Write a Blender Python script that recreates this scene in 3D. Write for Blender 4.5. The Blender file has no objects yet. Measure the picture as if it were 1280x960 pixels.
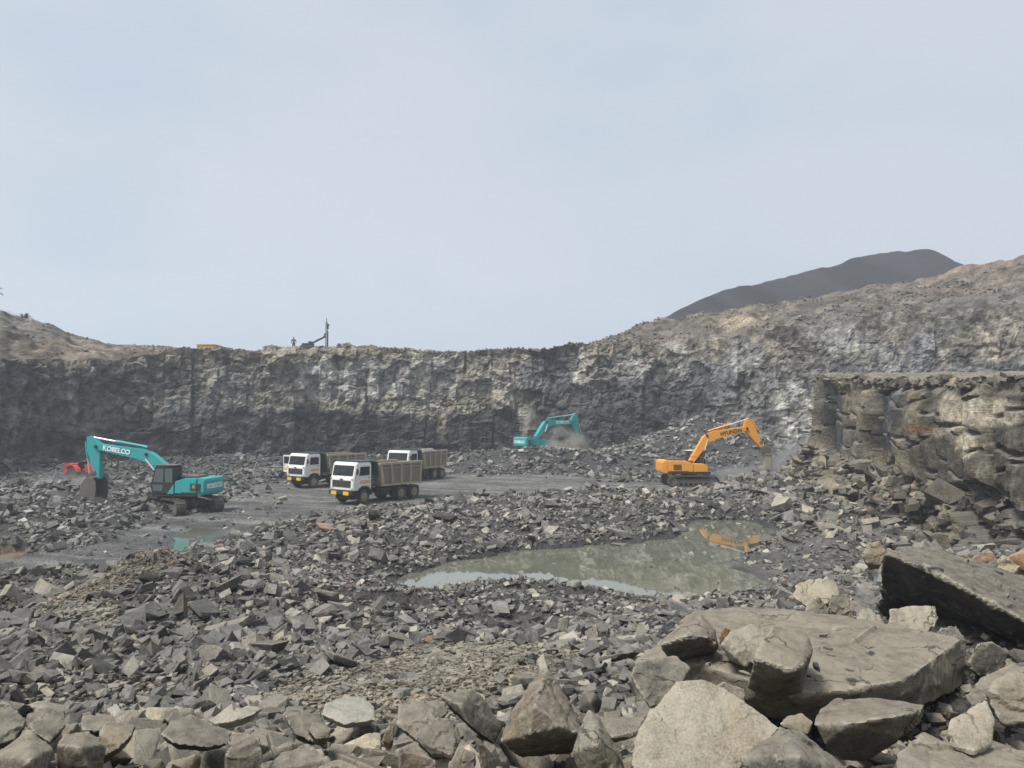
import bpy, bmesh, math, random
import numpy as np
from mathutils import Vector, Matrix, Euler

R = math.radians
rng = np.random.default_rng(7)
random.seed(7)
SC = bpy.context.scene
COL = SC.collection

# ------------------------------------------------------------------ camera model (1280 x 960 photo pixels)
F, H, PITCH = 960.0, 6.2, R(2.3)
CP_, SP_ = math.cos(PITCH), math.sin(PITCH)

def ray(px, py):
    u = (px - 640) / F; v = (480 - py) / F
    return (u, CP_ - v * SP_, SP_ + v * CP_)

def at(px, py, Y):
    d = ray(px, py); t = Y / d[1]
    return (d[0] * t, Y, H + d[2] * t)

def onz(px, py, z):
    d = ray(px, py); t = (z - H) / d[2]
    return (d[0] * t, d[1] * t, z)

def proj(x, y, z):
    zz = z - H
    d = y * CP_ + zz * SP_
    up = -y * SP_ + zz * CP_
    d = np.maximum(d, 1e-3)
    return 640 + F * x / d, 480 - F * up / d

# ------------------------------------------------------------------ noise
def h3(ix, iy, iz, seed=0):
    n = (ix.astype(np.int64) * 374761393 + iy.astype(np.int64) * 668265263 + iz.astype(np.int64) * 2147483647 + seed * 974711)
    n = (n ^ (n >> 13)) * 1274126177
    n = n & 0x7fffffffffff
    n = (n ^ (n >> 16)) * 2246822519
    n = (n ^ (n >> 15)) & 0xffffff
    return n / float(0x1000000)

def vnoise(x, y, z, seed=0):
    ix, iy, iz = np.floor(x), np.floor(y), np.floor(z)
    fx, fy, fz = x - ix, y - iy, z - iz
    fx = fx * fx * (3 - 2 * fx); fy = fy * fy * (3 - 2 * fy); fz = fz * fz * (3 - 2 * fz)
    r = 0
    for a in (0, 1):
        wx = fx if a else 1 - fx
        for b in (0, 1):
            wy = fy if b else 1 - fy
            for c in (0, 1):
                wz = fz if c else 1 - fz
                r = r + h3(ix + a, iy + b, iz + c, seed) * wx * wy * wz
    return r * 2 - 1

def fbm(x, y, z, o=4, seed=0, g=0.5):
    s, a, f = 0, 1.0, 1.0
    for k in range(o):
        s = s + a * vnoise(x * f, y * f, z * f, seed + k * 17)
        a *= g; f *= 2.03
    return s

def worley(x, y, z, seed=0):
    """cell random value and distance to the cell border of a jittered 3-D grid"""
    ix, iy, iz = np.floor(x), np.floor(y), np.floor(z)
    b1 = np.full(x.shape, 9.0); b2 = np.full(x.shape, 9.0); v = np.zeros(x.shape)
    for a in (-1, 0, 1):
        for b in (-1, 0, 1):
            for c in (-1, 0, 1):
                jx, jy, jz = ix + a, iy + b, iz + c
                dx = jx + h3(jx, jy, jz, seed) - x
                dy = jy + h3(jx, jy, jz, seed + 1) - y
                dz = jz + h3(jx, jy, jz, seed + 2) - z
                d = np.sqrt(dx * dx + dy * dy + dz * dz)
                m = d < b1
                b2 = np.where(m, b1, np.minimum(b2, d))
                v = np.where(m, h3(jx, jy, jz, seed + 3), v)
                b1 = np.where(m, d, b1)
    return v, b2 - b1

def facets(x, y, z, seed=0):
    """piecewise tilted cells, like conchoidal chips: height in about -1..1 that jumps at cell borders"""
    ix, iy, iz = np.floor(x), np.floor(y), np.floor(z)
    b1 = np.full(x.shape, 9.0); t = np.zeros(x.shape); v = np.zeros(x.shape)
    for a in (-1, 0, 1):
        for b in (-1, 0, 1):
            for c in (-1, 0, 1):
                jx, jy, jz = ix + a, iy + b, iz + c
                dx = jx + h3(jx, jy, jz, seed) - x; dy = jy + h3(jx, jy, jz, seed + 1) - y; dz = jz + h3(jx, jy, jz, seed + 2) - z
                d = dx * dx + dy * dy + dz * dz
                m = d < b1
                k = dx * (h3(jx, jy, jz, seed + 4) - .5) + dy * (h3(jx, jy, jz, seed + 5) - .5) + dz * (h3(jx, jy, jz, seed + 6) - .5)
                r = h3(jx, jy, jz, seed + 3)
                t = np.where(m, 2.0 * k + .7 * (r - .5), t); v = np.where(m, r, v)
                b1 = np.where(m, d, b1)
    return t, v

def sstep(a, b, x):
    t = np.clip((x - a) / (b - a), 0, 1)
    return t * t * (3 - 2 * t)

def poly_sd(x, y, P):
    """signed distance to a polygon, negative inside"""
    P = np.asarray(P, float); n = len(P)
    d = np.full(x.shape, 1e9); ins = np.zeros(x.shape, bool)
    for i in range(n):
        ax, ay = P[i]; bx, by = P[(i + 1) % n]
        ex, ey = bx - ax, by - ay
        t = np.clip(((x - ax) * ex + (y - ay) * ey) / (ex * ex + ey * ey + 1e-12), 0, 1)
        d = np.minimum(d, (x - ax - t * ex) ** 2 + (y - ay - t * ey) ** 2)
        c = ((ay > y) != (by > y)) & (x < (bx - ax) * (y - ay) / (by - ay + 1e-12) + ax)
        ins ^= c
    d = np.sqrt(d)
    return np.where(ins, -d, d)

def line_d(x, y, P):
    d = np.full(x.shape, 1e9)
    for (ax, ay), (bx, by) in zip(P[:-1], P[1:]):
        ex, ey = bx - ax, by - ay
        t = np.clip(((x - ax) * ex + (y - ay) * ey) / (ex * ex + ey * ey + 1e-12), 0, 1)
        d = np.minimum(d, (x - ax - t * ex) ** 2 + (y - ay - t * ey) ** 2)
    return np.sqrt(d)

# ------------------------------------------------------------------ objects
def tag(o, label=None, cat=None, group=None, kind=None):
    if label: o['label'] = label
    if cat: o['category'] = cat
    if group: o['group'] = group
    if kind: o['kind'] = kind
    return o

def link(name, me, mat=None, parent=None):
    o = bpy.data.objects.new(name, me); COL.objects.link(o)
    if mat is not None: me.materials.append(mat)
    if parent is not None: o.parent = parent
    return o

def np_mesh(name, verts, faces, smooth=False, col=None):
    """verts (n,3); faces (m,k)"""
    me = bpy.data.meshes.new(name)
    verts = np.asarray(verts, np.float32); faces = np.asarray(faces, np.int32)
    m, k = faces.shape
    me.vertices.add(len(verts)); me.vertices.foreach_set('co', verts.ravel())
    me.loops.add(m * k); me.loops.foreach_set('vertex_index', faces.ravel())
    me.polygons.add(m); me.polygons.foreach_set('loop_start', np.arange(0, m * k, k, dtype=np.int32))
    me.polygons.foreach_set('use_smooth', np.full(m, smooth, dtype=bool))
    me.update(calc_edges=True)
    if col is not None:
        c = np.ones((len(verts), 4), np.float32); c[:, :3] = col
        at_ = me.attributes.new('tone', 'FLOAT_COLOR', 'POINT'); at_.data.foreach_set('color', c.ravel())
    return me

def grid_faces(nr, nc):
    i = np.arange(nr - 1)[:, None] * nc + np.arange(nc - 1)[None]
    return np.stack([i, i + 1, i + nc + 1, i + nc], -1).reshape(-1, 4)

def empty(name, loc=(0, 0, 0), rz=0):
    o = bpy.data.objects.new(name, None); COL.objects.link(o)
    o.location = loc; o.rotation_euler = (0, 0, rz); o.empty_display_size = 0.3
    return o

def copy_tree(o, parent=None):
    c = o.copy(); COL.objects.link(c)
    if parent is not None: c.parent = parent
    for ch in list(o.children): copy_tree(ch, c)
    return c

class MB:
    """collects shapes, links them as one mesh object"""
    def __init__(s): s.v = []; s.f = []
    def add(s, vs, fs):
        n = len(s.v); s.v += [tuple(v) for v in vs]; s.f += [tuple(i + n for i in f) for f in fs]; return s
    def box(s, c, d, rot=None, taper=1.0):
        hx, hy, hz = d[0] / 2, d[1] / 2, d[2] / 2
        vs = [Vector((sx * hx * (taper if sz > 0 else 1), sy * hy * (taper if sz > 0 else 1), sz * hz)) for sz in (-1, 1) for sy in (-1, 1) for sx in (-1, 1)]
        if rot is not None:
            m = Euler(rot).to_matrix(); vs = [m @ v for v in vs]
        c = Vector(c)
        return s.add([v + c for v in vs], [(0, 2, 3, 1), (4, 5, 7, 6), (0, 1, 5, 4), (2, 6, 7, 3), (0, 4, 6, 2), (1, 3, 7, 5)])
    def prism(s, P, y0, y1):
        """polygon in xz, extruded along y"""
        a = sum(P[i][0] * P[(i + 1) % len(P)][1] - P[(i + 1) % len(P)][0] * P[i][1] for i in range(len(P)))
        if a < 0: P = P[::-1]
        n = len(P)
        vs = [(p[0], y0, p[1]) for p in P] + [(p[0], y1, p[1]) for p in P]
        fs = [tuple(range(n)), tuple(range(2 * n - 1, n - 1, -1))]
        fs += [(i + n, (i + 1) % n + n, (i + 1) % n, i) for i in range(n)]
        return s.add(vs, fs)
    def cyl(s, a, b, r, n=12, r2=None):
        a, b = Vector(a), Vector(b); r2 = r if r2 is None else r2
        z = (b - a).normalized(); x = z.orthogonal().normalized(); y = z.cross(x)
        vs = []
        for p, q in ((a, r), (b, r2)):
            vs += [p + x * (q * math.cos(2 * math.pi * k / n)) + y * (q * math.sin(2 * math.pi * k / n)) for k in range(n)]
        fs = [tuple(range(n - 1, -1, -1)), tuple(range(n, 2 * n))] + [(k, (k + 1) % n, (k + 1) % n + n, k + n) for k in range(n)]
        return s.add(vs, fs)
    def tube(s, pts, r, n=8):
        for a, b in zip(pts[:-1], pts[1:]): s.cyl(a, b, r, n)
        return s
    def lathe_y(s, prof, c, n=24):
        """profile (y, r) turned about the y axis through c"""
        m = len(prof); vs = []
        for k in range(n):
            t = 2 * math.pi * k / n
            vs += [(c[0] + r * math.cos(t), c[1] + y, c[2] + r * math.sin(t)) for y, r in prof]
        fs = []
        for k in range(n):
            for j in range(m - 1):
                a = k * m + j; b = ((k + 1) % n) * m + j
                fs.append((a, b, b + 1, a + 1))
        fs.append(tuple(k * m for k in range(n - 1, -1, -1))); fs.append(tuple(k * m + m - 1 for k in range(n)))
        return s.add(vs, fs)
    def build(s, name, mat, parent=None, bevel=0.0, smooth=False, off=None):
        me = bpy.data.meshes.new(name)
        vs = s.v if off is None else [(v[0] - off[0], v[1] - off[1], v[2] - off[2]) for v in s.v]
        me.from_pydata(vs, [], s.f); me.update()
        bm = bmesh.new(); bm.from_mesh(me)
        bmesh.ops.recalc_face_normals(bm, faces=bm.faces)
        if bevel > 0:
            bmesh.ops.bevel(bm, geom=[e for e in bm.edges if e.calc_face_angle(0) > 0.5], offset=bevel, segments=2, affect='EDGES', clamp_overlap=True)
        bm.to_mesh(me); bm.free()
        if smooth:
            me.polygons.foreach_set('use_smooth', [True] * len(me.polygons))
            me.set_sharp_from_angle(angle=R(40))
        o = link(name, me, mat, parent)
        if off is not None: o.location = off
        return o

def text(s, size, mat, parent, origin, right, up, name='lettering', bold=0.0):
    cu = bpy.data.curves.new('lettering', 'FONT'); cu.body = s; cu.size = size; cu.extrude = 0.012; cu.offset = bold
    cu.align_x = 'CENTER'; cu.align_y = 'CENTER'
    t = bpy.data.objects.new('lettering_tmp', cu); COL.objects.link(t)
    dg = bpy.context.evaluated_depsgraph_get(); dg.update()
    me = bpy.data.meshes.new_from_object(t.evaluated_get(dg))
    bpy.data.objects.remove(t); bpy.data.curves.remove(cu)
    r = Vector(right).normalized(); u = Vector(up).normalized(); n = r.cross(u)
    M = Matrix((r, u, n)).transposed().to_4x4(); M.translation = Vector(origin)
    me.transform(M); me.materials.clear()
    return link(name, me, mat, parent)

# ------------------------------------------------------------------ materials
class NT:
    def __init__(s, name):
        s.m = bpy.data.materials.new(name); s.m.use_nodes = True
        s.t = s.m.node_tree; s.t.nodes.clear()
        s.out = s.n('ShaderNodeOutputMaterial')
    def n(s, t, **kw):
        nd = s.t.nodes.new(t)
        for k, v in kw.items(): setattr(nd, k, v)
        return nd
    def l(s, a, b): s.t.links.new(a, b)
    def inp(s, nd, k, v):
        if hasattr(v, 'is_output'): s.l(v, nd.inputs[k])
        else: nd.inputs[k].default_value = v
    def noise(s, vec, scale, detail=4, rough=0.6, dist=0.0):
        nd = s.n('ShaderNodeTexNoise'); s.l(vec, nd.inputs['Vector'])
        nd.inputs['Scale'].default_value = scale; nd.inputs['Detail'].default_value = detail
        nd.inputs['Roughness'].default_value = rough; nd.inputs['Distortion'].default_value = dist
        return nd.outputs['Fac']
    def ramp(s, fac, a, b, lo=0.0, hi=1.0):
        nd = s.n('ShaderNodeMapRange', interpolation_type='SMOOTHSTEP'); s.l(fac, nd.inputs[0])
        for k, v in zip((1, 2, 3, 4), (a, b, lo, hi)): nd.inputs[k].default_value = v
        return nd.outputs[0]
    def math(s, op, a, b=0.0):
        nd = s.n('ShaderNodeMath', operation=op); s.inp(nd, 0, a); s.inp(nd, 1, b); return nd.outputs[0]
    def mix(s, fac, a, b, mode='MIX'):
        nd = s.n('ShaderNodeMix', data_type='RGBA', blend_type=mode)
        s.inp(nd, 0, fac)
        for k, v in ((6, a), (7, b)):
            if isinstance(v, (tuple, list)): v = tuple(v) + (1,) if len(v) == 3 else v
            s.inp(nd, k, v)
        return nd.outputs[2]
    def scale(s, c, f):
        nd = s.n('ShaderNodeVectorMath', operation='SCALE'); s.l(c, nd.inputs[0]); s.inp(nd, 'Scale', f); return nd.outputs[0]
    def obj(s): return s.n('ShaderNodeTexCoord').outputs['Object']
    def gen_pos(s): return s.n('ShaderNodeNewGeometry').outputs['Position']
    def mapping(s, vec, sc):
        nd = s.n('ShaderNodeMapping'); s.l(vec, nd.inputs[0]); nd.inputs['Scale'].default_value = sc; return nd.outputs[0]
    def bump(s, h, strength=0.5, dist=0.02, normal=None):
        nd = s.n('ShaderNodeBump'); s.l(h, nd.inputs['Height']); nd.inputs['Strength'].default_value = strength; nd.inputs['Distance'].default_value = dist
        if normal is not None: s.l(normal, nd.inputs['Normal'])
        return nd.outputs[0]
    def pbr(s, col, rough=0.8, normal=None, metal=0.0, spec=0.5, ior=1.45, trans=0.0):
        b = s.n('ShaderNodeBsdfPrincipled')
        if isinstance(col, (tuple, list)): col = tuple(col) + (1,)
        s.inp(b, 'Base Color', col); s.inp(b, 'Roughness', rough); s.inp(b, 'Metallic', metal); s.inp(b, 'Specular IOR Level', spec); s.inp(b, 'IOR', ior)
        s.inp(b, 'Transmission Weight', trans)
        if normal is not None: s.l(normal, b.inputs['Normal'])
        s.l(b.outputs[0], s.out.inputs['Surface'])
        return s.m

DUST = (0.275, 0.245, 0.19)

def rock_mat(name, src, dust=0.5, scale=1.0, edge=0.0, pos=False, dcol=DUST):
    """broken basalt: tone per rock or per vertex, mottled, grainy, dust lying on level faces"""
    t = NT(name)
    if src == 'attr':
        a = t.n('ShaderNodeAttribute', attribute_name='tone'); c = a.outputs['Color']
    else:
        c = t.n('ShaderNodeObjectInfo').outputs['Color']
    p = t.gen_pos() if pos else t.obj()
    n1 = t.noise(p, 1.3 * scale, 5, 0.62); n2 = t.noise(p, 7.0 * scale, 6, 0.7); n3 = t.noise(p, 60 * scale, 4, 0.75)
    m = t.math('ADD', t.ramp(n1, .25, .75, .65, 1.35), t.ramp(n2, .3, .7, -.25, .25))
    m = t.math('ADD', m, t.ramp(n3, .32, .68, -.26, .26))
    c = t.scale(c, m)
    warm = t.noise(p, 2.1 * scale, 3, 0.6)
    c = t.mix(t.ramp(warm, .5, .72, 0, .45), c, t.mix(1.0, c, (1.18, .98, .74), 'MULTIPLY'))
    geo = t.n('ShaderNodeNewGeometry')
    sep = t.n('ShaderNodeSeparateXYZ'); t.l(geo.outputs['Normal'], sep.inputs[0])
    d = t.math('MULTIPLY', t.ramp(sep.outputs[2], .35, .95, 0, dust), t.ramp(n2, .3, .65, .35, 1.0))
    c = t.mix(d, c, dcol)
    if edge > 0:
        e = t.ramp(geo.outputs['Pointiness'], .508, .57, 0, edge)
        c = t.mix(e, c, (.40, .365, .29))
        vo = t.n('ShaderNodeTexVoronoi', feature='DISTANCE_TO_EDGE'); vo.inputs['Scale'].default_value = 1.3 * scale
        wp = t.n('ShaderNodeVectorMath', operation='ADD'); nz = t.n('ShaderNodeTexNoise'); nz.inputs['Scale'].default_value = 3 * scale; nz.inputs['Detail'].default_value = 4
        t.l(p, nz.inputs['Vector']); sv = t.n('ShaderNodeVectorMath', operation='SCALE'); t.l(nz.outputs['Color'], sv.inputs[0]); sv.inputs['Scale'].default_value = .5 / scale
        t.l(p, wp.inputs[0]); t.l(sv.outputs[0], wp.inputs[1]); t.l(wp.outputs[0], vo.inputs['Vector'])
        ck = t.math('MULTIPLY', t.ramp(vo.outputs['Distance'], .004, .02, 1, 0), t.ramp(n1, .45, .6, 0, .75))
        c = t.mix(ck, c, (.03, .027, .022))
        n2 = t.math('SUBTRACT', n2, t.math('MULTIPLY', ck, .5))
    hgt = t.math('ADD', t.math('MULTIPLY', n2, .7), t.math('MULTIPLY', n3, .3))
    nm = t.bump(hgt, .75, .05 / scale)
    return t.pbr(c, .88, nm, spec=.25)

def paint(name, col, rough=0.45, dirt=0.35, dcol=(.23, .2, .16), spec=.4, metal=0.0, sc=1.0):
    t = NT(name); p = t.obj()
    n = t.noise(p, 1.6 * sc, 6, .65); n2 = t.noise(t.mapping(p, (6, 6, 1.2)), 1.5 * sc, 4, .6)
    f = t.math('MULTIPLY', t.ramp(t.math('ADD', t.math('MULTIPLY', n, .6), t.math('MULTIPLY', n2, .4)), .38, .68, .08, 1.0), dirt)
    c = t.mix(f, col, dcol)
    return t.pbr(c, t.ramp(n, .3, .7, rough, min(1, rough + .25)), t.bump(n2, .15, .01), metal, spec)
HAZE = True
# ------------------------------------------------------------------ layout of the pit floor (world metres, floor at z = 0)
def floor_poly(pts): return [onz(a, b, 0)[:2] for a, b in pts]

ROAD = floor_poly([(-160, 712), (0, 694), (90, 690), (165, 662), (200, 646), (262, 641), (285, 622), (322, 604), (362, 605), (440, 600), (560, 593), (700, 594), (800, 603),
                   (880, 606), (960, 607), (960, 613), (880, 616), (850, 619), (740, 621), (640, 624), (560, 632), (450, 648), (380, 655), (320, 664), (275, 680), (230, 694), (180, 716), (100, 735), (0, 752), (-160, 775)])
POND = floor_poly([(486, 727), (520, 716), (560, 704), (600, 697), (640, 689), (720, 683), (800, 677), (846, 671), (866, 651), (925, 650), (962, 657), (972, 668), (940, 688), (905, 703),
                   (945, 712), (958, 728), (935, 741), (890, 750), (835, 752), (790, 745), (740, 735), (690, 729), (640, 728), (590, 733), (540, 742), (495, 742)])
PUDDLES = [floor_poly([(217, 668), (250, 659), (278, 660), (268, 672), (238, 686), (205, 692), (190, 688), (222, 678)]),
           floor_poly([(-70, 734), (0, 722), (60, 712), (86, 710), (50, 719), (0, 728), (-70, 743)]),
           floor_poly([(-40, 699), (10, 690), (40, 689), (28, 694), (0, 700), (-40, 706)])]
STREAK = [(-11.3, 20.3, 1.5), (-9.9, 17.3, 1.2), (-11.4, 21.8, 1.2), (-9.6, 22.3, 1.0), (-8.6, 15.6, .9)]
MUD = floor_poly([(905, 703), (960, 690), (1000, 680), (1040, 690), (1075, 700), (1060, 720), (1010, 735), (960, 742), (950, 715)])
GRAVEL = [(at(a, b, y)[0], y) for a, b, y in [(300, 866, 10.5), (420, 880, 9.5), (560, 868, 10), (690, 850, 10.8), (740, 825, 12.5), (640, 803, 15), (520, 806, 15.5), (430, 822, 14), (350, 840, 12.5)]]

_c = []
def CPT(px, py, z):
    p = onz(px, py, z); _c.append((p[0], p[1], z))
for q in [(-250, 960, 4.5), (0, 960, 4.35), (300, 960, 4.25), (640, 960, 4.2), (960, 960, 4.35), (1280, 960, 4.5), (1500, 960, 4.6),
          (-200, 880, 4.0), (0, 890, 3.75), (160, 885, 3.6), (320, 895, 3.5), (480, 890, 3.45), (640, 900, 3.35), (760, 890, 3.3),
          (450, 840, 1.85), (560, 835, 1.85), (650, 840, 1.9), (330, 850, 1.9), (400, 805, 1.35), (520, 800, 1.35), (640, 790, .75), (740, 800, 1.25), (760, 760, .3),
          (640, 755, .22), (560, 755, .1), (480, 760, .25), (400, 770, .9), (700, 745, .08), (600, 750, .06), (500, 752, .05), (820, 762, .1), (880, 765, .3), (930, 760, .35),
          (0, 778, 1.0), (60, 768, 1.1), (120, 742, 1.4), (130, 722, 1.75), (168, 696, 2.3), (208, 698, 2.1), (250, 728, .95), (300, 722, .5), (-150, 785, 1.2), (-300, 800, 1.7),
          (0, 800, 2.2), (100, 790, 2.1), (200, 780, 1.9), (300, 770, 1.3), (0, 850, 2.7), (120, 850, 2.4), (230, 850, 2.1), (-200, 820, 2.9),
          (300, 692, .35), (340, 672, .2), (400, 690, .35), (450, 700, .4), (400, 657, .4), (470, 660, .6), (440, 730, .2), (360, 735, .8),
          (500, 645, .5), (560, 636, .55), (640, 629, .75), (750, 625, .9), (830, 626, .7), (900, 626, .6), (560, 672, .4), (640, 670, .35), (720, 667, .3), (800, 660, .3), (850, 648, .35), (900, 640, .5), (540, 700, .2), (950, 640, .6),
          (950, 690, .1), (1000, 688, .15), (1040, 700, .3), (1000, 725, .3), (960, 738, .35), (1020, 745, .9), (980, 660, .5), (1040, 668, .7), (1100, 690, .3), (1080, 720, .6), (1180, 694, .2), (1280, 700, 1.6), (1060, 665, .3),
          (1100, 790, 2.9), (960, 800, 2.8), (880, 800, 2.2), (850, 830, 2.5), (1200, 770, 3.0), (1280, 745, 3.1), (1280, 860, 4.0), (1160, 900, 4.1), (1040, 880, 3.7), (1420, 720, 3.4), (1500, 800, 4.2),
          (60, 662, .5), (0, 660, .7), (100, 650, .6), (50, 630, .9), (0, 620, 1.0), (150, 640, .5), (100, 612, .6), (180, 625, .3), (-200, 650, 1.2), (-200, 690, .6), (230, 610, .5), (300, 598, .5), (60, 600, .8)]: CPT(*q)
for x, y, z in [(0, 0, 4.55), (-6, 0, 4.6), (6, 0, 4.7), (-20, 0, 4.6), (22, 0, 5), (-45, 10, 4), (45, 10, 5), (0, -12, 4.8), (-30, -12, 4.8), (30, -12, 5), (0, 2, 4.45), (-3, 2, 4.45), (3, 2, 4.5),
                (-80, 30, 2), (-80, 80, 1), (0, 120, 0), (60, 120, 0), (-60, 120, 0), (90, 60, 1), (60, 40, 1), (40, 30, 1.5), (-70, 110, 0), (90, 110, 0)]: _c.append((x, y, z))
for px in range(-100, 1000, 110):
    for py in (592, 604): _c.append(onz(px, py, 0))
_c = np.array(_c)
_d = np.hypot(_c[:, None, 0] - _c[None, :, 0], _c[:, None, 1] - _c[None, :, 1])
_w = np.linalg.solve(-_d + np.eye(len(_c)) * 0.12, _c[:, 2] - 1.0)

# cliff plan: photo column, distance, rim row, skyline row, distance from rim to skyline
CLIFF = np.array([(-560, 34, 425, 400, 12), (-300, 56, 436, 398, 12), (-100, 70, 447, 388, 14), (0, 78, 450, 391, 14), (40, 81, 452, 403, 13), (62, 82, 453, 412, 12), (110, 85, 452, 426, 12), (150, 88, 446, 431, 12), (200, 90, 439, 433, 10),
                  (250, 92, 436, 439, 8), (330, 95, 438, 441, 8), (400, 98, 434, 438, 8), (440, 99, 433, 437, 8), (520, 101, 436, 440, 8), (575, 103, 441, 444, 8), (640, 104, 436, 440, 8), (700, 104, 433, 436, 10), (745, 103, 431, 429, 14),
                  (770, 103, 430, 420, 18), (840, 101, 426, 398, 24), (945, 96, 413, 385, 30), (1040, 93, 401, 368, 34), (1130, 91, 393, 358, 36), (1200, 89, 388, 335, 40), (1280, 87, 380, 319, 40), (1420, 82, 370, 300, 40), (1700, 70, 360, 280, 40)], float)
CL_BASE = np.array([at(p, 480, y)[:2] for p, y in CLIFF[:, :2]])
BENCH = np.array([(60, 84), (42, 78), (27, 68), (22.8, 57), (22.9, 50), (22.6, 44), (21.6, 38), (21.3, 32), (22.2, 27), (25, 19), (31, 9), (40, -4)], float)

def height(x, y, fine=True):
    z = np.ones(x.shape)
    for (cx, cy, _), w in zip(_c, _w): z = z - w * np.hypot(x - cx, y - cy)
    z = z - .55 * sstep(11.5, 7.5, y) * (1 + .35 * sstep(1.0, 4.0, x))
    sr = poly_sd(x, y, ROAD)
    mr = sstep(.9, -.6, sr)
    far = sstep(55, 64, y)
    z = z * (1 - far) + far * np.clip(z, -.1, .5)
    # rubble banks at the foot of the wall, and the two blast heaps
    dw = line_d(x, y, CL_BASE)
    toe = 1.7 * np.exp(-(dw / 4.0) ** 2) * (1 + .5 * vnoise(x / 7, y / 7, x * 0, 5))
    heap = 2.35 * np.exp(-((y - 84.5) / 2.4) ** 2) * sstep(-9, -2.5, x) * sstep(14, 8, x)
    pad = 1.5 * sstep(12, 7, np.hypot((x - 2.5) / 1.4, y - 90))
    hx, hy = 23.5, 93.0
    big = np.clip(6.0 - .44 * np.hypot((x - hx) / 1.25, y - hy), 0, 9)
    big2 = np.clip(3.4 - .36 * np.hypot((x - 15.5) / 1.2, y - 92), 0, 9)
    db = line_d(x, y, BENCH + np.array([-4.5, 0]))
    bt = 1.2 * np.exp(-(db / 2.6) ** 2) * sstep(42, 50, y) * sstep(64, 56, y)
    z = z + (np.maximum.reduce([toe, heap, pad, big, big2]) * sstep(58, 66, y) + bt) * (1 - mr)
    rough = (.30 * vnoise(x / 3.1, y / 3.1, x * 0, 11) + .16 * vnoise(x / 1.2, y / 1.2, x * 0, 12)) * sstep(1.5, 8, np.hypot(x, y))
    z = z + rough * (1 - mr)
    track = .05 * vnoise(x / 1.1 + y * .2, y / 1.1, x * 0, 21) + .03 * vnoise(x / .35, y / .35, x * 0, 22)
    z = z * (1 - mr) + mr * (.05 + track)
    sp = poly_sd(x, y, POND) + .55 * vnoise(x / 1.3, y / 1.3, x * 0, 30) + .25 * vnoise(x / .45, y / .45, x * 0, 29)
    z = np.where(sp < 1.6, np.maximum(z * sstep(0, 1.6, sp), .06 + .25 * sstep(0, 1.2, sp) * (1 - mr)), z)
    z = np.where(sp < 0, -.02 - .30 * np.clip(-sp, 0, 2.2) + .10 * vnoise(x / .9, y / .9, x * 0, 31), z)
    sm = poly_sd(x, y, MUD)
    z = z * sstep(-.8, 1, sm) + (1 - sstep(-.8, 1, sm)) * (.05 + .07 * vnoise(x / .8, y / .8, x * 0, 33))
    for P in PUDDLES:
        s = poly_sd(x, y, P); m = sstep(.45, -.35, s)
        z = z * (1 - m) + m * (-.10 + .05 * vnoise(x / .7, y / .7, x * 0, 41))
    if fine:
        z = z + .035 * fbm(x / .5, y / .5, x * 0, 3, 51) * sstep(0, .5, np.abs(sp)) * (1 - .6 * mr)
    return z

# ------------------------------------------------------------------ materials of the setting
def ground_mat():
    t = NT('pit_ground'); a = t.n('ShaderNodeAttribute', attribute_name='tone')
    p = t.gen_pos()
    n1 = t.noise(p, .35, 5, .6); n2 = t.noise(p, 2.4, 6, .7); n3 = t.noise(p, 14, 6, .75)
    v = t.n('ShaderNodeTexVoronoi', feature='F1'); t.l(p, v.inputs['Vector']); v.inputs['Scale'].default_value = 11; v.inputs['Randomness'].default_value = 1
    v2 = t.n('ShaderNodeTexVoronoi', feature='F1'); t.l(p, v2.inputs['Vector']); v2.inputs['Scale'].default_value = 27
    sc = t.n('ShaderNodeSeparateColor'); t.l(v.outputs['Color'], sc.inputs[0])
    m = t.math('ADD', t.ramp(n1, .3, .7, .72, 1.28), t.ramp(n2, .3, .7, -.28, .28))
    m = t.math('ADD', m, t.ramp(n3, .3, .7, -.25, .25))
    m = t.math('ADD', m, t.ramp(sc.outputs[0], 0, 1, -.3, .35))
    c = t.scale(a.outputs['Color'], m)
    h = t.math('ADD', t.math('MULTIPLY', n3, .5), t.math('MULTIPLY', v.outputs['Distance'], -.8))
    h = t.math('ADD', h, t.math('MULTIPLY', v2.outputs['Distance'], -.35))
    wet = a.outputs['Alpha']
    return t.pbr(c, t.math('SUBTRACT', .95, t.math('MULTIPLY', wet, .55)), t.bump(h, .8, .08), spec=.3)

def cliff_mat(name, sc=1.0, dust=.5):
    t = NT(name); a = t.n('ShaderNodeAttribute', attribute_name='tone'); p = t.gen_pos()
    n1 = t.noise(p, .45 * sc, 6, .65); n2 = t.noise(p, 2.2 * sc, 7, .72); n3 = t.noise(t.mapping(p, (1, 1, 3.5)), 2.0 * sc, 5, .7)
    st = t.noise(t.mapping(p, (1.6, 1.6, .12)), .9 * sc, 5, .65)
    m = t.math('ADD', t.ramp(n1, .3, .7, .72, 1.28), t.ramp(n2, .3, .7, -.4, .4))
    m = t.math('ADD', m, t.ramp(n3, .3, .7, -.25, .25))
    c = t.scale(a.outputs['Color'], m)
    c = t.mix(t.ramp(st, .52, .72, 0, .5), c, t.mix(1.0, c, (1.5, 1.32, 1.0), 'MULTIPLY'))
    h = t.math('ADD', t.math('MULTIPLY', n2, .6), t.math('MULTIPLY', n3, .5))
    geo = t.n('ShaderNodeNewGeometry'); sep = t.n('ShaderNodeSeparateXYZ'); t.l(geo.outputs['Normal'], sep.inputs[0])
    c = t.mix(t.ramp(sep.outputs[2], .35, .95, 0, dust), c, (.21, .195, .165))
    return t.pbr(c, .92, t.bump(h, .9, .35 / sc), spec=.2)

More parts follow.
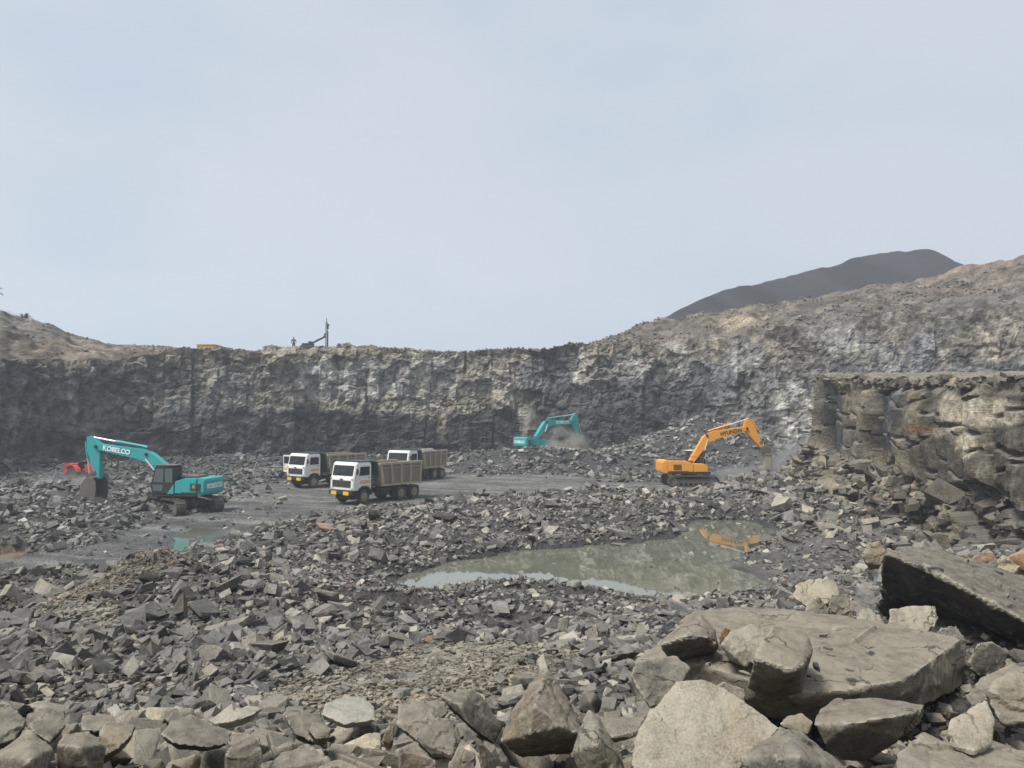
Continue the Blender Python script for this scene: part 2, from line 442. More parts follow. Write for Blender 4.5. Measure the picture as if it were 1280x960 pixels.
M_GROUND = ground_mat(); M_CLIFF = cliff_mat('basalt_face', 1.0, .2); M_BENCH = cliff_mat('bench_face', 2.2); M_SOIL = cliff_mat('rocky_soil', 1.4, .06)

# ------------------------------------------------------------------ ground: one sheet, finer near the viewer
def build_ground():
    nc, nr = 860, 620
    th = np.linspace(R(-58), R(58), nc)
    rr = np.concatenate([np.linspace(1, 10, 12, endpoint=False), np.geomspace(10, 134, nr - 12)])
    T, RR = np.meshgrid(th, rr)
    X = np.sin(T) * RR; Y = np.cos(T) * RR - 10
    x, y = X.ravel(), Y.ravel()
    z = height(x, y)
    sr, sp, sm = poly_sd(x, y, ROAD), poly_sd(x, y, POND), poly_sd(x, y, MUD)
    sg = poly_sd(x, y, GRAVEL)
    c = np.empty((len(x), 3)); c[:] = (.058, .055, .050)                       # fines between the rocks, darkened to paint in the shade of the gaps
    def mixc(m, col):
        c[:] = c * (1 - m[:, None]) + m[:, None] * np.array(col)
    mixc(sstep(35, 60, y) * .8, (.062, .063, .063))
    px, py = proj(x, y, z)
    mixc(sstep(14, 22, y) * sstep(330, 120, px) * sstep(40, 30, y) * .6, (.11, .098, .078))
    mixc(sstep(.7, -.5, sr), (.118, .116, .109))
    # wheel tracks worn into the haul road
    lane = np.abs(np.sin((x * .42 + y * .93) * 1.35 + 1.2 * vnoise(x / 9, y / 9, x * 0, 61)))
    lane2 = vnoise((x * .35 + y * .94) * 1.6, (x * .94 - y * .35) / 14, x * 0, 62)
    mixc(sstep(.5, -.8, sr) * sstep(.05, .5, lane2) * .7, (.185, .18, .165))
    mixc(sstep(.5, -.8, sr) * sstep(-.05, -.5, lane2) * .7, (.082, .082, .08))
    mixc(sstep(.4, -.6, sg), (.205, .175, .135))
    mixc(sstep(.8, -.3, sm), (.14, .135, .12))
    # water-worn tan earth along the left ridge
    for qx, qy, r, col in [(a_, b_, r_ * 1.3, (.20, .165, .115)) for a_, b_, r_ in STREAK] + [ (-23, 34.5, 1.3, (.24, .18, .11)), (-27, 35, 1.6, (.22, .17, .11)), (-2.2, 12, 1.5, (.2, .17, .13))]:
        mixc(np.exp(-((x - qx) ** 2 + (y - qy) ** 2) / r ** 2) * (.6 + .5 * vnoise(x / .8, y / .8, x * 0, 63)), col)
    wet = np.maximum(sstep(1.6, .2, sp), .8 * sstep(.6, -.3, sm))
    for P in PUDDLES: wet = np.maximum(wet, sstep(1.4, .1, poly_sd(x, y, P)))
    wet = np.maximum(wet, .35 * sstep(.2, -.6, sr) * sstep(50, 38, y))
    c *= (1 - .38 * wet)[:, None]
    me = np_mesh('ground', np.stack([x, y, z], -1), grid_faces(nr, nc), True)
    k = np.concatenate([c, wet[:, None]], 1).astype(np.float32)
    me.attributes.new('tone', 'FLOAT_COLOR', 'POINT').data.foreach_set('color', k.ravel())
    tag(link('ground', me, M_GROUND), kind='structure')
build_ground()

def water_mat(name, col, rough=.02, ior=1.5):
    t = NT(name); p = t.gen_pos(); n = t.noise(t.mapping(p, (1, .6, 1)), 1.1, 3, .5); n2 = t.noise(p, .35, 4, .6)
    c = t.mix(t.ramp(n2, .35, .65), col, tuple(k * .8 for k in col))
    return t.pbr(c, rough, t.bump(n, .06, .02), spec=.6, ior=ior)
def sheet(name, P, z, mat, grow=.5):
    P = np.array(P); q = []
    n = len(P)
    for i in range(n):
        a, b, c = P[i - 1], P[i], P[(i + 1) % n]
        e = (c - a) / (np.linalg.norm(c - a) + 1e-9)
        q.append(b + np.array([e[1], -e[0]]) * grow * (1 if area > 0 else -1))
    me = bpy.data.meshes.new(name); me.from_pydata([(a, b, z) for a, b in q], [], [tuple(range(n))])
    bm = bmesh.new(); bm.from_mesh(me); bmesh.ops.triangulate(bm, faces=bm.faces); bmesh.ops.recalc_face_normals(bm, faces=bm.faces)
    for f in bm.faces:
        if f.normal.z < 0: f.normal_flip()
    bm.to_mesh(me); bm.free()
    return tag(link(name, me, mat), kind='structure')
area = 1
def sheet_for(name, P, z, mat, grow=.5):
    global area
    A = np.array(P); area = float(np.sum(A[:, 0] * np.roll(A[:, 1], -1) - np.roll(A[:, 0], -1) * A[:, 1]))
    return sheet(name, P, z, mat, grow)
sheet_for('water', POND, -.02, water_mat('pond_water', (.15, .155, .112), .012, 2.2), .35)
MW = water_mat('puddle_water', (.17, .165, .14), .015, 2.0)
sheet_for('water', PUDDLES[0], -.02, MW, .3); sheet_for('water', PUDDLES[1], -.02, MW, .3); sheet_for('water', PUDDLES[2], -.03, water_mat('silty_water', (.24, .19, .12), .12), .2)

# ------------------------------------------------------------------ the far wall of the pit
def bricks(s, z, seed, cw, rh):
    """tall jointed blocks: one random value per block, and 0 on the joints"""
    s = s + .35 * cw * vnoise(s / (cw * 2.2), z / (rh * 1.6), s * 0, seed)
    z = z + .3 * rh * vnoise(s / (cw * 1.7), z / (rh * 2.4), s * 0, seed + 1)
    ci = np.floor(s / cw)
    zz = z / rh + h3(ci, ci * 0, ci * 0, seed + 2)
    ri = np.floor(zz)
    fs = s / cw - ci; fz = zz - ri
    j = np.minimum(np.minimum(fs, 1 - fs) * cw, np.minimum(fz, 1 - fz) * rh)
    return h3(ci, ri, ri * 0, seed + 3), h3(ci, ci * 0, ci * 0, seed + 4), j

def resample(P, ds):
    P = np.asarray(P, float); L = np.concatenate([[0], np.cumsum(np.hypot(*np.diff(P[:, :2], axis=0).T))])
    s = np.arange(0, L[-1], ds)
    return s, np.stack([np.interp(s, L, P[:, k]) for k in range(P.shape[1])], -1)

def smooth1(a, k):
    ker = np.hanning(k + 2)[1:-1]; ker /= ker.sum()
    pad = np.pad(a, ((k // 2, k // 2), (0, 0)), mode='edge')
    return np.stack([np.convolve(pad[:, i], ker, 'valid')[:len(a)] for i in range(a.shape[1])], -1)

def build_far_wall():
    rows = []
    for p, y, rim, sky, dy in CLIFF:
        a = at(p, rim, y); b = at(p, sky, y + dy)
        rows.append((a[0], y, a[2], b[0], b[1], b[2]))
    s, Q = resample(np.array(rows), .24)
    Q = smooth1(Q, 21)
    n = len(s)
    T = np.gradient(Q[:, :2], axis=0); T /= np.linalg.norm(T, axis=1)[:, None]
    N = np.stack([T[:, 1], -T[:, 0]], -1)                      # towards the pit
    rimz = Q[:, 2] + .35 * fbm(s / 3.5, s * 0, s * 0, 4, 71) + .25 * (worley(s / 1.1, s * 0, s * 0, 72)[0] - .5)
    t = np.concatenate([np.linspace(0, 1, 92), [1.012, 1.03, 1.06, 1.1]]); nv = len(t)
    S, TT = np.meshgrid(s, t)
    ZB = -1.5
    Z = ZB + np.minimum(TT, 1) * (rimz[None] - ZB) - np.maximum(TT - 1, 0) * 4
    hgt = rimz[None] - ZB
    X0 = Q[None, :, 0] + 0 * TT; Y0 = Q[None, :, 1] + 0 * TT
    px, py = proj(X0, Y0, Z)
    lift = .5 + .06 * vnoise(S / 14, S * 0, S * 0, 73)
    right = sstep(780, 900, px)
    out = (1 - TT) * hgt * (.10 + .10 * right) + .9 * sstep(lift + .03, lift - .03, TT) * (1 - right)
    out += 1.2 * fbm(S / 13, Z / 16, S * 0, 3, 74)
    b1, c1, j1 = bricks(S, Z, 75, 4.2, 5.0); b2, c2, j2 = bricks(S, Z, 80, 1.5, 1.9); b3, c3, j3 = bricks(S, Z, 85, .62, .55)
    out += .9 * (b1 - .5) + .8 * (c1 - .5) + .7 * (b2 - .5) + .45 * (c2 - .5) + .3 * (b3 - .5)
    out -= .22 * sstep(.18, .0, j1) + .16 * sstep(.12, 0, j2)
    ft, fv = facets(S / 2.1, Z / 2.4, S * 0 + .5, 190); fu, fw = facets(S / .85, Z / .9, S * 0 + .5, 197); out += .5 * ft + .22 * fu
    w, e = worley(S / .9, Z / 1.5, S * 0, 90); out += .22 * (w - .5)
    out += .13 * fbm(S / .8, Z / .9, S * 0, 3, 91)
    out *= .72 * (1 - .3 * right) * (1 - .35 * sstep(lift + .03, lift - .03, TT) * (1 - right))
    out *= sstep(1.02, .94 - .2 * right, TT) * .85 + .15
    out = out - np.maximum(TT - 1, 0) * 22
    X = X0 + N[None, :, 0] * out; Y = Y0 + N[None, :, 1] * out
    Z = Z + .18 * fbm(S / .9, Z / .9, S * 0, 2, 92)
    # tone: pale weathered upper lift, dark lower lift, stains
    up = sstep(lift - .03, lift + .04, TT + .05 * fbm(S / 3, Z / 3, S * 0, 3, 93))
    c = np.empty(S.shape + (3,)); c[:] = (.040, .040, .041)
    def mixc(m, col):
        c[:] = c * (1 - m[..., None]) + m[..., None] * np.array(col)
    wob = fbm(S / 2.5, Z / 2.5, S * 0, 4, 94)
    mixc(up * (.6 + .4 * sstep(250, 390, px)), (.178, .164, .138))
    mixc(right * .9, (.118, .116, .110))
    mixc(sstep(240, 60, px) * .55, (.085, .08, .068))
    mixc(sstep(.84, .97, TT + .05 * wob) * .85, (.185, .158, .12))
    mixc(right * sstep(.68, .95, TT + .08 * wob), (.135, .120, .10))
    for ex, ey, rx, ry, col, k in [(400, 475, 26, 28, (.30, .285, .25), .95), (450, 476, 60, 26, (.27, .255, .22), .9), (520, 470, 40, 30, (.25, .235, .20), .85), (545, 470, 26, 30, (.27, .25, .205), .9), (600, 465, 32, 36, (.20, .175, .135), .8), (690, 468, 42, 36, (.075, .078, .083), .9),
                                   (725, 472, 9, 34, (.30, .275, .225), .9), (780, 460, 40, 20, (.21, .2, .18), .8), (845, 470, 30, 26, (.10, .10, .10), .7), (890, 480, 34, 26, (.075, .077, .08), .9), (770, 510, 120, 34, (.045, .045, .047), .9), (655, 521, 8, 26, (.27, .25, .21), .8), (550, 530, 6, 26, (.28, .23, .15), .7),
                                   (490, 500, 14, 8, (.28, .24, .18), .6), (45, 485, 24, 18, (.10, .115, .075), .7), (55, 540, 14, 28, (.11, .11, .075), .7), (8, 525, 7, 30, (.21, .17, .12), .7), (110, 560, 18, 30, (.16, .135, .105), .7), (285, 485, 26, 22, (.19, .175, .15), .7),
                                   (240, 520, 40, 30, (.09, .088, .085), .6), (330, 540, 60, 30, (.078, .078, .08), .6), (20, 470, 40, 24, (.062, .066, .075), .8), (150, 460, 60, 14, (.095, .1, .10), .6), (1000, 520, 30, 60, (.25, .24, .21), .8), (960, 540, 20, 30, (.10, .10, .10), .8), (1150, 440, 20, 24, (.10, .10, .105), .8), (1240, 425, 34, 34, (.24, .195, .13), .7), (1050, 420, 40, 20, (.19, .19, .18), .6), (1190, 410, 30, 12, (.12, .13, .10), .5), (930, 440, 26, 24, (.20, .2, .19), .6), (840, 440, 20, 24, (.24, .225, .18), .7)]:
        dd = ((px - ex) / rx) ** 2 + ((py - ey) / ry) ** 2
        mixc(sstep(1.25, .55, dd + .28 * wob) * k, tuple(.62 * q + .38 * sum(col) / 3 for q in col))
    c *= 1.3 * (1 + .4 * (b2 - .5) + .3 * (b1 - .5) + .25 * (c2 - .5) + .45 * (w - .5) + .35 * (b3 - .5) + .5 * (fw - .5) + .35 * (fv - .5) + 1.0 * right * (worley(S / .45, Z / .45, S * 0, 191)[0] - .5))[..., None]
    c *= (1 - .35 * sstep(.12, 0, j2) * (1 - right))[..., None]
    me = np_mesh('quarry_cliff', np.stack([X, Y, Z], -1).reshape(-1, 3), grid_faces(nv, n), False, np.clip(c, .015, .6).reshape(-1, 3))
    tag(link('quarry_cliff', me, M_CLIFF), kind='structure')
    # ground above the rim, up to the skyline and on beyond it
    u = np.concatenate([np.linspace(0, 1, 60), np.linspace(1.06, 4, 14)])
    S2, U = np.meshgrid(s[::2], u)
    q = Q[::2]; rz = rimz[::2]
    inx = q[:, 0] - N[::2, 0] * .55; iny = q[:, 1] - N[::2, 1] * .55
    uu = np.clip(U, 0, 1)
    X = inx[None] + (q[None, :, 3] - inx[None]) * uu; Y = iny[None] + (q[None, :, 4] - iny[None]) * uu
    prof = uu ** .85
    Z = (rz - .12)[None] + (q[None, :, 5] - rz[None] + .12) * prof
    ext = np.clip(U - 1, 0, 9)
    dirv = np.stack([q[:, 3], q[:, 4]], -1); dirv /= np.linalg.norm(dirv, axis=1)[:, None]
    X += dirv[None, :, 0] * ext * 22; Y += dirv[None, :, 1] * ext * 22; Z -= ext * 2.0
    rel = np.clip((q[None, :, 5] - rz[None]) / 6, .12, 1)
    lump = .9 * fbm(X / 7, Y / 7, Z / 5, 4, 96) * rel * sstep(0, .15, U) + .5 * (worley(X / 1.1, Y / 1.1, Z / 1.1, 97)[0] - .5) * sstep(0, .05, U) + .5 * (worley(X / 3, Y / 3, Z / 3, 102)[0] - .5) * sstep(0.03, .15, U) * rel
    gul = vnoise(S2 / 1.6, U * .7, S2 * 0, 98) * .35 * rel * sstep(0, .2, U) * sstep(1.2, .9, U)
    Z = Z + lump + gul
    px, py = proj(X, Y, Z)
    c = np.empty(S2.shape + (3,)); c[:] = (.118, .10, .08)
    wob = fbm(X / 4, Y / 4, Z / 3, 4, 99)
    def mixc(m, col):
        c[:] = c * (1 - m[..., None]) + m[..., None] * np.array(col)
    mixc(sstep(.1, .7, wob) * .7, (.13, .116, .097))
    mixc(sstep(.0, -.7, wob) * .5, (.16, .128, .092))
    mixc(sstep(.22, .06, U + .1 * wob) * sstep(820, 900, px) * .8, (.125, .118, .106))
    mixc(sstep(1150, 1260, px) * sstep(.75, .95, U + .08 * wob) * .9, (.26, .155, .095))
    mixc(sstep(130, 60, px) * sstep(.35, .6, U) * .75, (.13, .125, .115))
    mixc(np.exp(-((px - 95) / 40) ** 2 - ((py - 440) / 14) ** 2) * .9, (.185, .145, .11))
    mixc(np.exp(-((px - 200) / 60) ** 2) * sstep(.2, .6, U) * .6, (.17, .14, .11))
    mixc(np.exp(-((px - 925) / 30) ** 2 - ((py - 402) / 9) ** 2) * .7, (.30, .245, .165))
    c *= (1 + 1.1 * (worley(X / 1.1, Y / 1.1, Z / 1.1, 100)[0] - .5) + .5 * (worley(X / 2.6, Y / 2.6, Z / 2.6, 101)[0] - .5))[..., None]
    me = np_mesh('terrain', np.stack([X, Y, Z], -1).reshape(-1, 3), grid_faces(len(u), S2.shape[1]), True, np.clip(c, .015, .6).reshape(-1, 3))
    tag(link('terrain', me, M_SOIL), kind='structure')
    r = np.random.default_rng(10); i = r.integers(1, 60, 16000); j = r.integers(0, S2.shape[1], 16000)
    kk = (vnoise(X[i, j] / 5, Y[i, j] / 5, Z[i, j] / 5, 180) > -.15 + .5 * r.random(16000) - .25) & ((px[i, j] > 150) | (r.random(16000) < .12)) & ~((px[i, j] > 1140) & (U[i, j] > .72)); i, j = i[kk], j[kk]
    return np.stack([q[:, 0], q[:, 1], rz], -1), (X[i, j], Y[i, j], Z[i, j], c[i, j])
RIM, CREST = build_far_wall()

# ------------------------------------------------------------------ the bench that juts out on the right
def build_bench():
    ds = .11
    s, P = resample(BENCH, ds); P = smooth1(P, 31)
    n = len(s)
    T = np.gradient(P, axis=0); T /= np.linalg.norm(T, axis=1)[:, None]
    N = np.stack([T[:, 1], -T[:, 0]], -1)
    N = np.where((N[:, :1] > 0) & (P[:, 1:2] < 60), -N, N)
    if N[n // 2, 0] > 0: N = -N
    y = P[:, 1]
    rim = H + (518.6 - 472.5) / 960 * np.clip(y, 18, 64) + .16 * fbm(s / 1.8, s * 0, s * 0, 4, 111)
    nv = 100
    t = np.linspace(0, 1, nv)
    S, TT = np.meshgrid(s, t)
    ZB = -.8
    Z = ZB + TT * (rim[None] - ZB)
    L = (4.2 - 2.6 * sstep(46, 36, y))[None]
    mid = .44 + .07 * vnoise(S / 3, S * 0, S * 0, 112)
    low = np.clip((mid - TT) / mid, 0, 1)
    out = L * low ** 1.25 + .35 * (1 - TT)
    b1, c1, j1 = bricks(S, Z, 113, 2.6, 3.6); b2, c2, j2 = bricks(S, Z, 118, 1.15, 2.2); b3, c3, j3 = bricks(S, Z, 123, .5, .32)
    upm = sstep(mid - .06, mid + .02, TT)
    out += upm * (1.7 * (c1 - .5) + 1.0 * (c2 - .5) + .1 * (b2 - .5) - .45 * sstep(.2, 0, j1) - .35 * sstep(.12, 0, j2))
    w, e = worley(S / 1.5, Z / 1.1, S * 0, 130); w2, e2 = worley(S / .55, Z / .4, S * 0, 134)
    lo = 1 - upm
    out += lo * (1.0 * (w - .5) + .7 * (b1 - .5))
    ft, fv = facets(S / 1.7, Z / 1.6, S * 0 + .5, 290); fu, fw = facets(S / .7, Z / .6, S * 0 + .5, 297); fs, fx = facets(S / .3, Z / .28, S * 0 + .5, 304)
    out += lo * (.9 * ft + .2 * fu) + upm * (.03 * ft)
    out += (.2 - .15 * upm) * fbm(S / 2.6, Z / 2.2, S * 0, 4, 135) + .6 * fbm(S / 6, Z / 6, S * 0, 2, 136) + .03 * fbm(S / .35, Z / .35, S * 0, 2, 137)
    rub = sstep(.90, .95, TT)                               # loose thin beds along the top
    out = out * (1 - .35 * rub) + rub * (.35 * (bricks(S, Z, 140, 1.6, .4)[0] - .5) - .1)
    Z = Z + 0
    X = P[None, :, 0] + N[None, :, 0] * out; Y = P[None, :, 1] + N[None, :, 1] * out
    px, py = proj(X, Y, Z)
    c = np.empty(S.shape + (3,)); c[:] = (.085, .080, .070)
    wob = fbm(S / 1.6, Z / 1.6, S * 0, 4, 141)
    def mixc(m, col):
        c[:] = c * (1 - m[..., None]) + m[..., None] * np.array(col)
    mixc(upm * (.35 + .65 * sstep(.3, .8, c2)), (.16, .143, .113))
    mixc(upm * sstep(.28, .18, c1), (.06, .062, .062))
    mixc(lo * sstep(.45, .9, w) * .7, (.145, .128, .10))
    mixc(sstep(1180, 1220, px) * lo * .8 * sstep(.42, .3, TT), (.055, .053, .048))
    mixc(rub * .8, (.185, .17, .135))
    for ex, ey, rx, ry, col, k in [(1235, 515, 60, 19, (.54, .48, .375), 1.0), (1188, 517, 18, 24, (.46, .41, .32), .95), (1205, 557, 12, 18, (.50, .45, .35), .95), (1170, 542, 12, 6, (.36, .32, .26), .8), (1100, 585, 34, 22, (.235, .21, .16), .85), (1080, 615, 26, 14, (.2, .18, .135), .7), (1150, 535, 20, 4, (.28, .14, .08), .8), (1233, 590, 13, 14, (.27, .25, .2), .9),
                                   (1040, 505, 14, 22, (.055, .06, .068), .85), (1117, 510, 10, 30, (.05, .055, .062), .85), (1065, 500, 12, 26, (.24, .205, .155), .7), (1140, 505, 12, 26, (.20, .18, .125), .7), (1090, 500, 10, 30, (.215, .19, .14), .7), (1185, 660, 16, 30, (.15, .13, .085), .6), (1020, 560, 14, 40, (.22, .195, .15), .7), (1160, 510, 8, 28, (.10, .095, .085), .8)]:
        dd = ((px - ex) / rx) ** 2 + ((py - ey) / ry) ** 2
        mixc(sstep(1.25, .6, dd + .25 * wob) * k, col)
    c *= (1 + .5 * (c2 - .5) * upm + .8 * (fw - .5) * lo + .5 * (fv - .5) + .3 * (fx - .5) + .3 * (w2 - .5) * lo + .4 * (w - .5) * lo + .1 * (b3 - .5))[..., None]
    global SLOPE
    r = np.random.default_rng(9); i = np.concatenate([r.integers(2, 42, 3600), r.integers(nv - 4, nv, 900)]); j = r.integers(0, n, 4500); kk = ~((px[i, j] > 1175) & (i < 60) & (i > 14) & (r.random(4500) < .6)); i, j = i[kk], j[kk]
    SLOPE = (X[i, j], Y[i, j], Z[i, j], i > 60)
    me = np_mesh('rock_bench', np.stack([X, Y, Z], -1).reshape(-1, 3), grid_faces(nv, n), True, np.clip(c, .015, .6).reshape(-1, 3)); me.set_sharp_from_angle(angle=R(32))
    # its flat top, running back to the far wall
    k = 16
    U = np.concatenate([[0, .01, .03, .06], np.linspace(.1, 1, k - 4)])
    ex = X[-1][None] - N[None, :, 0] * U[:, None] * 30; ey = Y[-1][None] - N[None, :, 1] * U[:, None] * 30
    ez = Z[-1][None] + .4 * fbm(ex / 1.2, ey / 1.2, ex * 0, 4, 150) * np.minimum(1, U[:, None] * 40) - .4 * U[:, None]
    m2 = np_mesh('terrain', np.stack([ex, ey, ez], -1).reshape(-1, 3), grid_faces(k, n), False, np.tile(np.array([.19, .175, .14]), (k * n, 1)))
    tag(link('rock_bench', me, M_BENCH), kind='structure')
    tag(link('terrain', m2, M_BENCH), kind='structure')
build_bench()

# ------------------------------------------------------------------ dark spoil hill far behind the right-hand wall
def build_hill():
    Yh = 235.0
    crest = [(700, 440), (780, 420), (838, 394), (856, 383), (905, 362), (962, 351), (1005, 341), (1052, 329), (1066, 322), (1132, 314), (1142, 312), (1158, 312), (1170, 316), (1200, 331), (1262, 366), (1340, 410), (1420, 440)]
    s, Q = resample(np.array([at(a, b, Yh) for a, b in crest]), 1.0)
    v = np.concatenate([np.linspace(-70, 0, 70), np.linspace(1.5, 70, 40)])
    S, V = np.meshgrid(s, v)
    X = Q[None, :, 0] + 0 * V; Y = Q[None, :, 1] + V
    drop = np.sqrt(V * V + 2.0) - 1.41
    Z = Q[None, :, 2] - drop * .62 + .35 * fbm(S / 4, V / 4, S * 0, 3, 160)
    Z += (1.9 * vnoise((S + V * .35) / 6, V / 60, S * 0, 161) + 1.0 * vnoise((S + V * .35) / 2.2, V / 30, S * 0, 162)) * sstep(0, 16, np.abs(V))
    Z = np.maximum(Z, 2)
    c = np.empty(S.shape + (3,)); c[:] = (.013, .013, .014)
    c *= (1.1 + .8 * vnoise((S + V * .35) / 4, V / 50, S * 0, 163))[..., None]
    me = np_mesh('hill', np.stack([X, Y, Z], -1).reshape(-1, 3), grid_faces(len(v), len(s)), True, c.reshape(-1, 3))
    t = NT('spoil'); a = t.n('ShaderNodeAttribute', attribute_name='tone'); p = t.gen_pos(); n = t.noise(p, .8, 6, .7)
    tag(link('hill', me, t.pbr(t.scale(a.outputs['Color'], t.ramp(n, .3, .7, .7, 1.3)), .95, t.bump(n, .6, .5), spec=.15)), kind='structure')
build_hill()
# ------------------------------------------------------------------ rocks
M_ROCK = rock_mat('broken_basalt', 'obj', .55, 1.6, .35, pos=False)
M_HERO = rock_mat('boulder_basalt', 'obj', .62, 1.0, .5, pos=True)
M_RUBBLE = rock_mat('rubble_basalt', 'attr', .34, 1.4, 0.0, pos=True, dcol=(.25, .24, .215))

def hull(pts):
    bm = bmesh.new()
    vs = [bm.verts.new(p) for p in pts]
    r = bmesh.ops.convex_hull(bm, input=vs)
    dead = [g for g in set(r['geom_interior']) | set(r['geom_unused']) if isinstance(g, bmesh.types.BMVert)]
    bmesh.ops.delete(bm, geom=dead, context='VERTS')
    bmesh.ops.recalc_face_normals(bm, faces=bm.faces)
    return bm

def rock_points(r, n=11, flat=1.0):
    """corners of a broken block: a skewed box with chopped corners"""
    base = []
    sh = r.uniform(-.28, .28, 4)
    dims = np.array([1.0, r.uniform(.6, .95), r.uniform(.4, .8) * flat])
    for sx in (-1, 1):
        for sy in (-1, 1):
            for sz in (-1, 1):
                q = np.array([sx, sy, sz], float)
                q[0] += sh[0] * sz; q[1] += sh[1] * sz; q[0] += sh[2] * sy; q[2] += sh[3] * sx
                q *= r.uniform(.62, 1.05)
                base.append(q * dims)
    for k in range(max(0, n - 8)):
        d = r.normal(size=3); d /= np.linalg.norm(d)
        base.append(d * dims * r.uniform(.95, 1.2))
    return np.array(base) / 1.25

def detail(bm, voxel, amp, seed, strata=0.0, name='rock'):
    """re-mesh a hull finely, then chip and roughen its faces"""
    me = bpy.data.meshes.new(name); bm.to_mesh(me); bm.free()
    o = bpy.data.objects.new('tmp', me); COL.objects.link(o)
    md = o.modifiers.new('r', 'REMESH'); md.mode = 'VOXEL'; md.voxel_size = voxel
    dg = bpy.context.evaluated_depsgraph_get(); dg.update()
    m2 = bpy.data.meshes.new_from_object(o.evaluated_get(dg))
    bpy.data.objects.remove(o); bpy.data.meshes.remove(me)
    n = len(m2.vertices)
    co = np.empty(n * 3, np.float32); m2.vertices.foreach_get('co', co); co = co.reshape(-1, 3).astype(float)
    no = np.empty(n * 3, np.float32); m2.vertices.foreach_get('normal', no); no = no.reshape(-1, 3).astype(float)
    off = 37.7 * seed
    x, y, z = co.T + off
    f = 1.0 / (voxel * 14)
    w, e = worley(x * f * .8, y * f * .8, z * f * .8, seed)
    ft, _v = facets(x * f * .4, y * f * .4, z * f * .4, seed); fu, _v = facets(x * f * 1.5, y * f * 1.5, z * f * 1.5, seed + 9)
    d = amp * (.8 * ft + .4 * fu + .25 * fbm(x * f * .5, y * f * .5, z * f * .5, 3, seed))
    if strata: d += strata * vnoise(x * f * .25, y * f * .25, z * f * 2.4, seed + 5)
    d += amp * .22 * vnoise(x * f * 5, y * f * 5, z * f * 5, seed + 6)
    co = co + no * d[:, None]
    m2.vertices.foreach_set('co', co.astype(np.float32).ravel())
    m2.polygons.foreach_set('use_smooth', [True] * len(m2.polygons)); m2.update(); m2.name = name
    m2.set_sharp_from_angle(angle=R(38))
    m2.materials.clear()
    return m2

# --- the boulders one can tell apart: corner points given as photo column, row and distance
PALE, TAN, GREY, DARK, BROWN, WARM = (.40, .37, .295), (.285, .255, .195), (.175, .168, .150), (.062, .064, .062), (.165, .142, .11), (.34, .19, .095)
BOULDERS = []
def boulder(label, short, col, Y, out, thick=.8, ridge=(), cat='boulder', voxel=None, amp=.022, strata=0.0, shrink=.72, drop=10, jit=.10, seed=None):
    k = len(BOULDERS); r = np.random.default_rng(100 + k)
    pts = []
    cx = sum(p[0] for p in out) / len(out); cy = sum(p[1] for p in out) / len(out)
    for p in out:
        dy = p[2] if len(p) > 2 else r.uniform(-jit, jit) * thick
        pts.append(at(p[0], p[1], Y + dy))
        bx, by = cx + (p[0] - cx) * shrink, cy + (p[1] - cy) * shrink + drop
        pts.append(at(bx, by, Y + dy * .5 + thick * r.uniform(.8, 1.1)))
    for p in ridge: pts.append(at(p[0], p[1], Y + p[2]))
    P = np.array(pts); c = P.mean(0)
    size = np.linalg.norm(P.max(0) - P.min(0))
    me = detail(hull([Vector(p - c) for p in P]), voxel or max(.010, size / 80), amp * min(1.6, size), 20 + k, strata, 'boulder')
    o = link('boulder', me, M_HERO); o.location = c; o.color = tuple(q * .76 if max(col) < .3 else q for q in col) + (1,)
    tag(o, label, cat, 'large boulders on the near rubble bank')
    BOULDERS.append((o, short, cx, cy, c, size, out))
    return o

def boulder3(label, short, col, pts, voxel=None, amp=.02, strata=0.0, cat='boulder'):
    """corners given one by one (column, row, distance)"""
    k = len(BOULDERS)
    P = np.array([at(*p) for p in pts]); c = P.mean(0); size = np.linalg.norm(P.max(0) - P.min(0))
    me = detail(hull([Vector(p - c) for p in P]), voxel or max(.010, size / 90), amp, 20 + k, strata, 'boulder')
    o = link('boulder', me, M_HERO); o.location = c; o.color = tuple(q * .76 if max(col) < .3 else q for q in col) + (1,)
    tag(o, label, cat, 'large boulders on the near rubble bank')
    cx = sum(p[0] for p in pts) / len(pts); cy = sum(p[1] for p in pts) / len(pts)
    BOULDERS.append((o, short, cx, cy, c, size, [(p[0], p[1]) for p in pts]))
    return o

G = 'large boulders on the near rubble bank'
boulder('big pale boulder with a smooth domed face at the bottom of the picture', 'the big pale domed boulder', (.335, .305, .235), 4.5,
        [(790, 945, -.08), (800, 912, .03), (822, 880, .13), (845, 852, .26), (884, 851, .27), (918, 868, .2), (955, 893, .12), (975, 910, .06), (945, 940, -.10), (915, 968, -.2), (880, 1010, -.33), (792, 1005, -.3)], .75, [], amp=.010, voxel=.011)
boulder('dark block with a pale upper edge leaning on the big pale domed boulder', 'the dark block beside the dome', (.15, .14, .115), 4.35, [(955, 935, 0), (975, 908, .25), (1003, 913, .3), (1062, 962, .15), (1070, 995, 0), (985, 995, -.2), (925, 950, -.05)], .6, [(1000, 945, -.15)], amp=.016)
boulder('tan pyramid-shaped boulder with a dark undercut at its foot', 'the tan pyramid boulder', (.225, .19, .145), 5.3,
        [(627, 926, .1), (640, 890, .25), (662, 855, .4), (683, 834, .5), (692, 852, .45), (727, 903, .3), (733, 922, .1)], .9, [(668, 880, -.05), (700, 908, -.08), (662, 918, -.10), (650, 948, .55), (712, 945, .55)], amp=.016, voxel=.012)
boulder('narrow grey shard propped against the tan pyramid boulder', 'the narrow grey shard', (.20, .185, .15), 4.75, [(727, 905, .2), (737, 889, .3), (748, 893, .3), (778, 945, .15), (785, 990, 0), (735, 990, 0), (716, 940, 0)], .5, [(744, 930, -.12)])
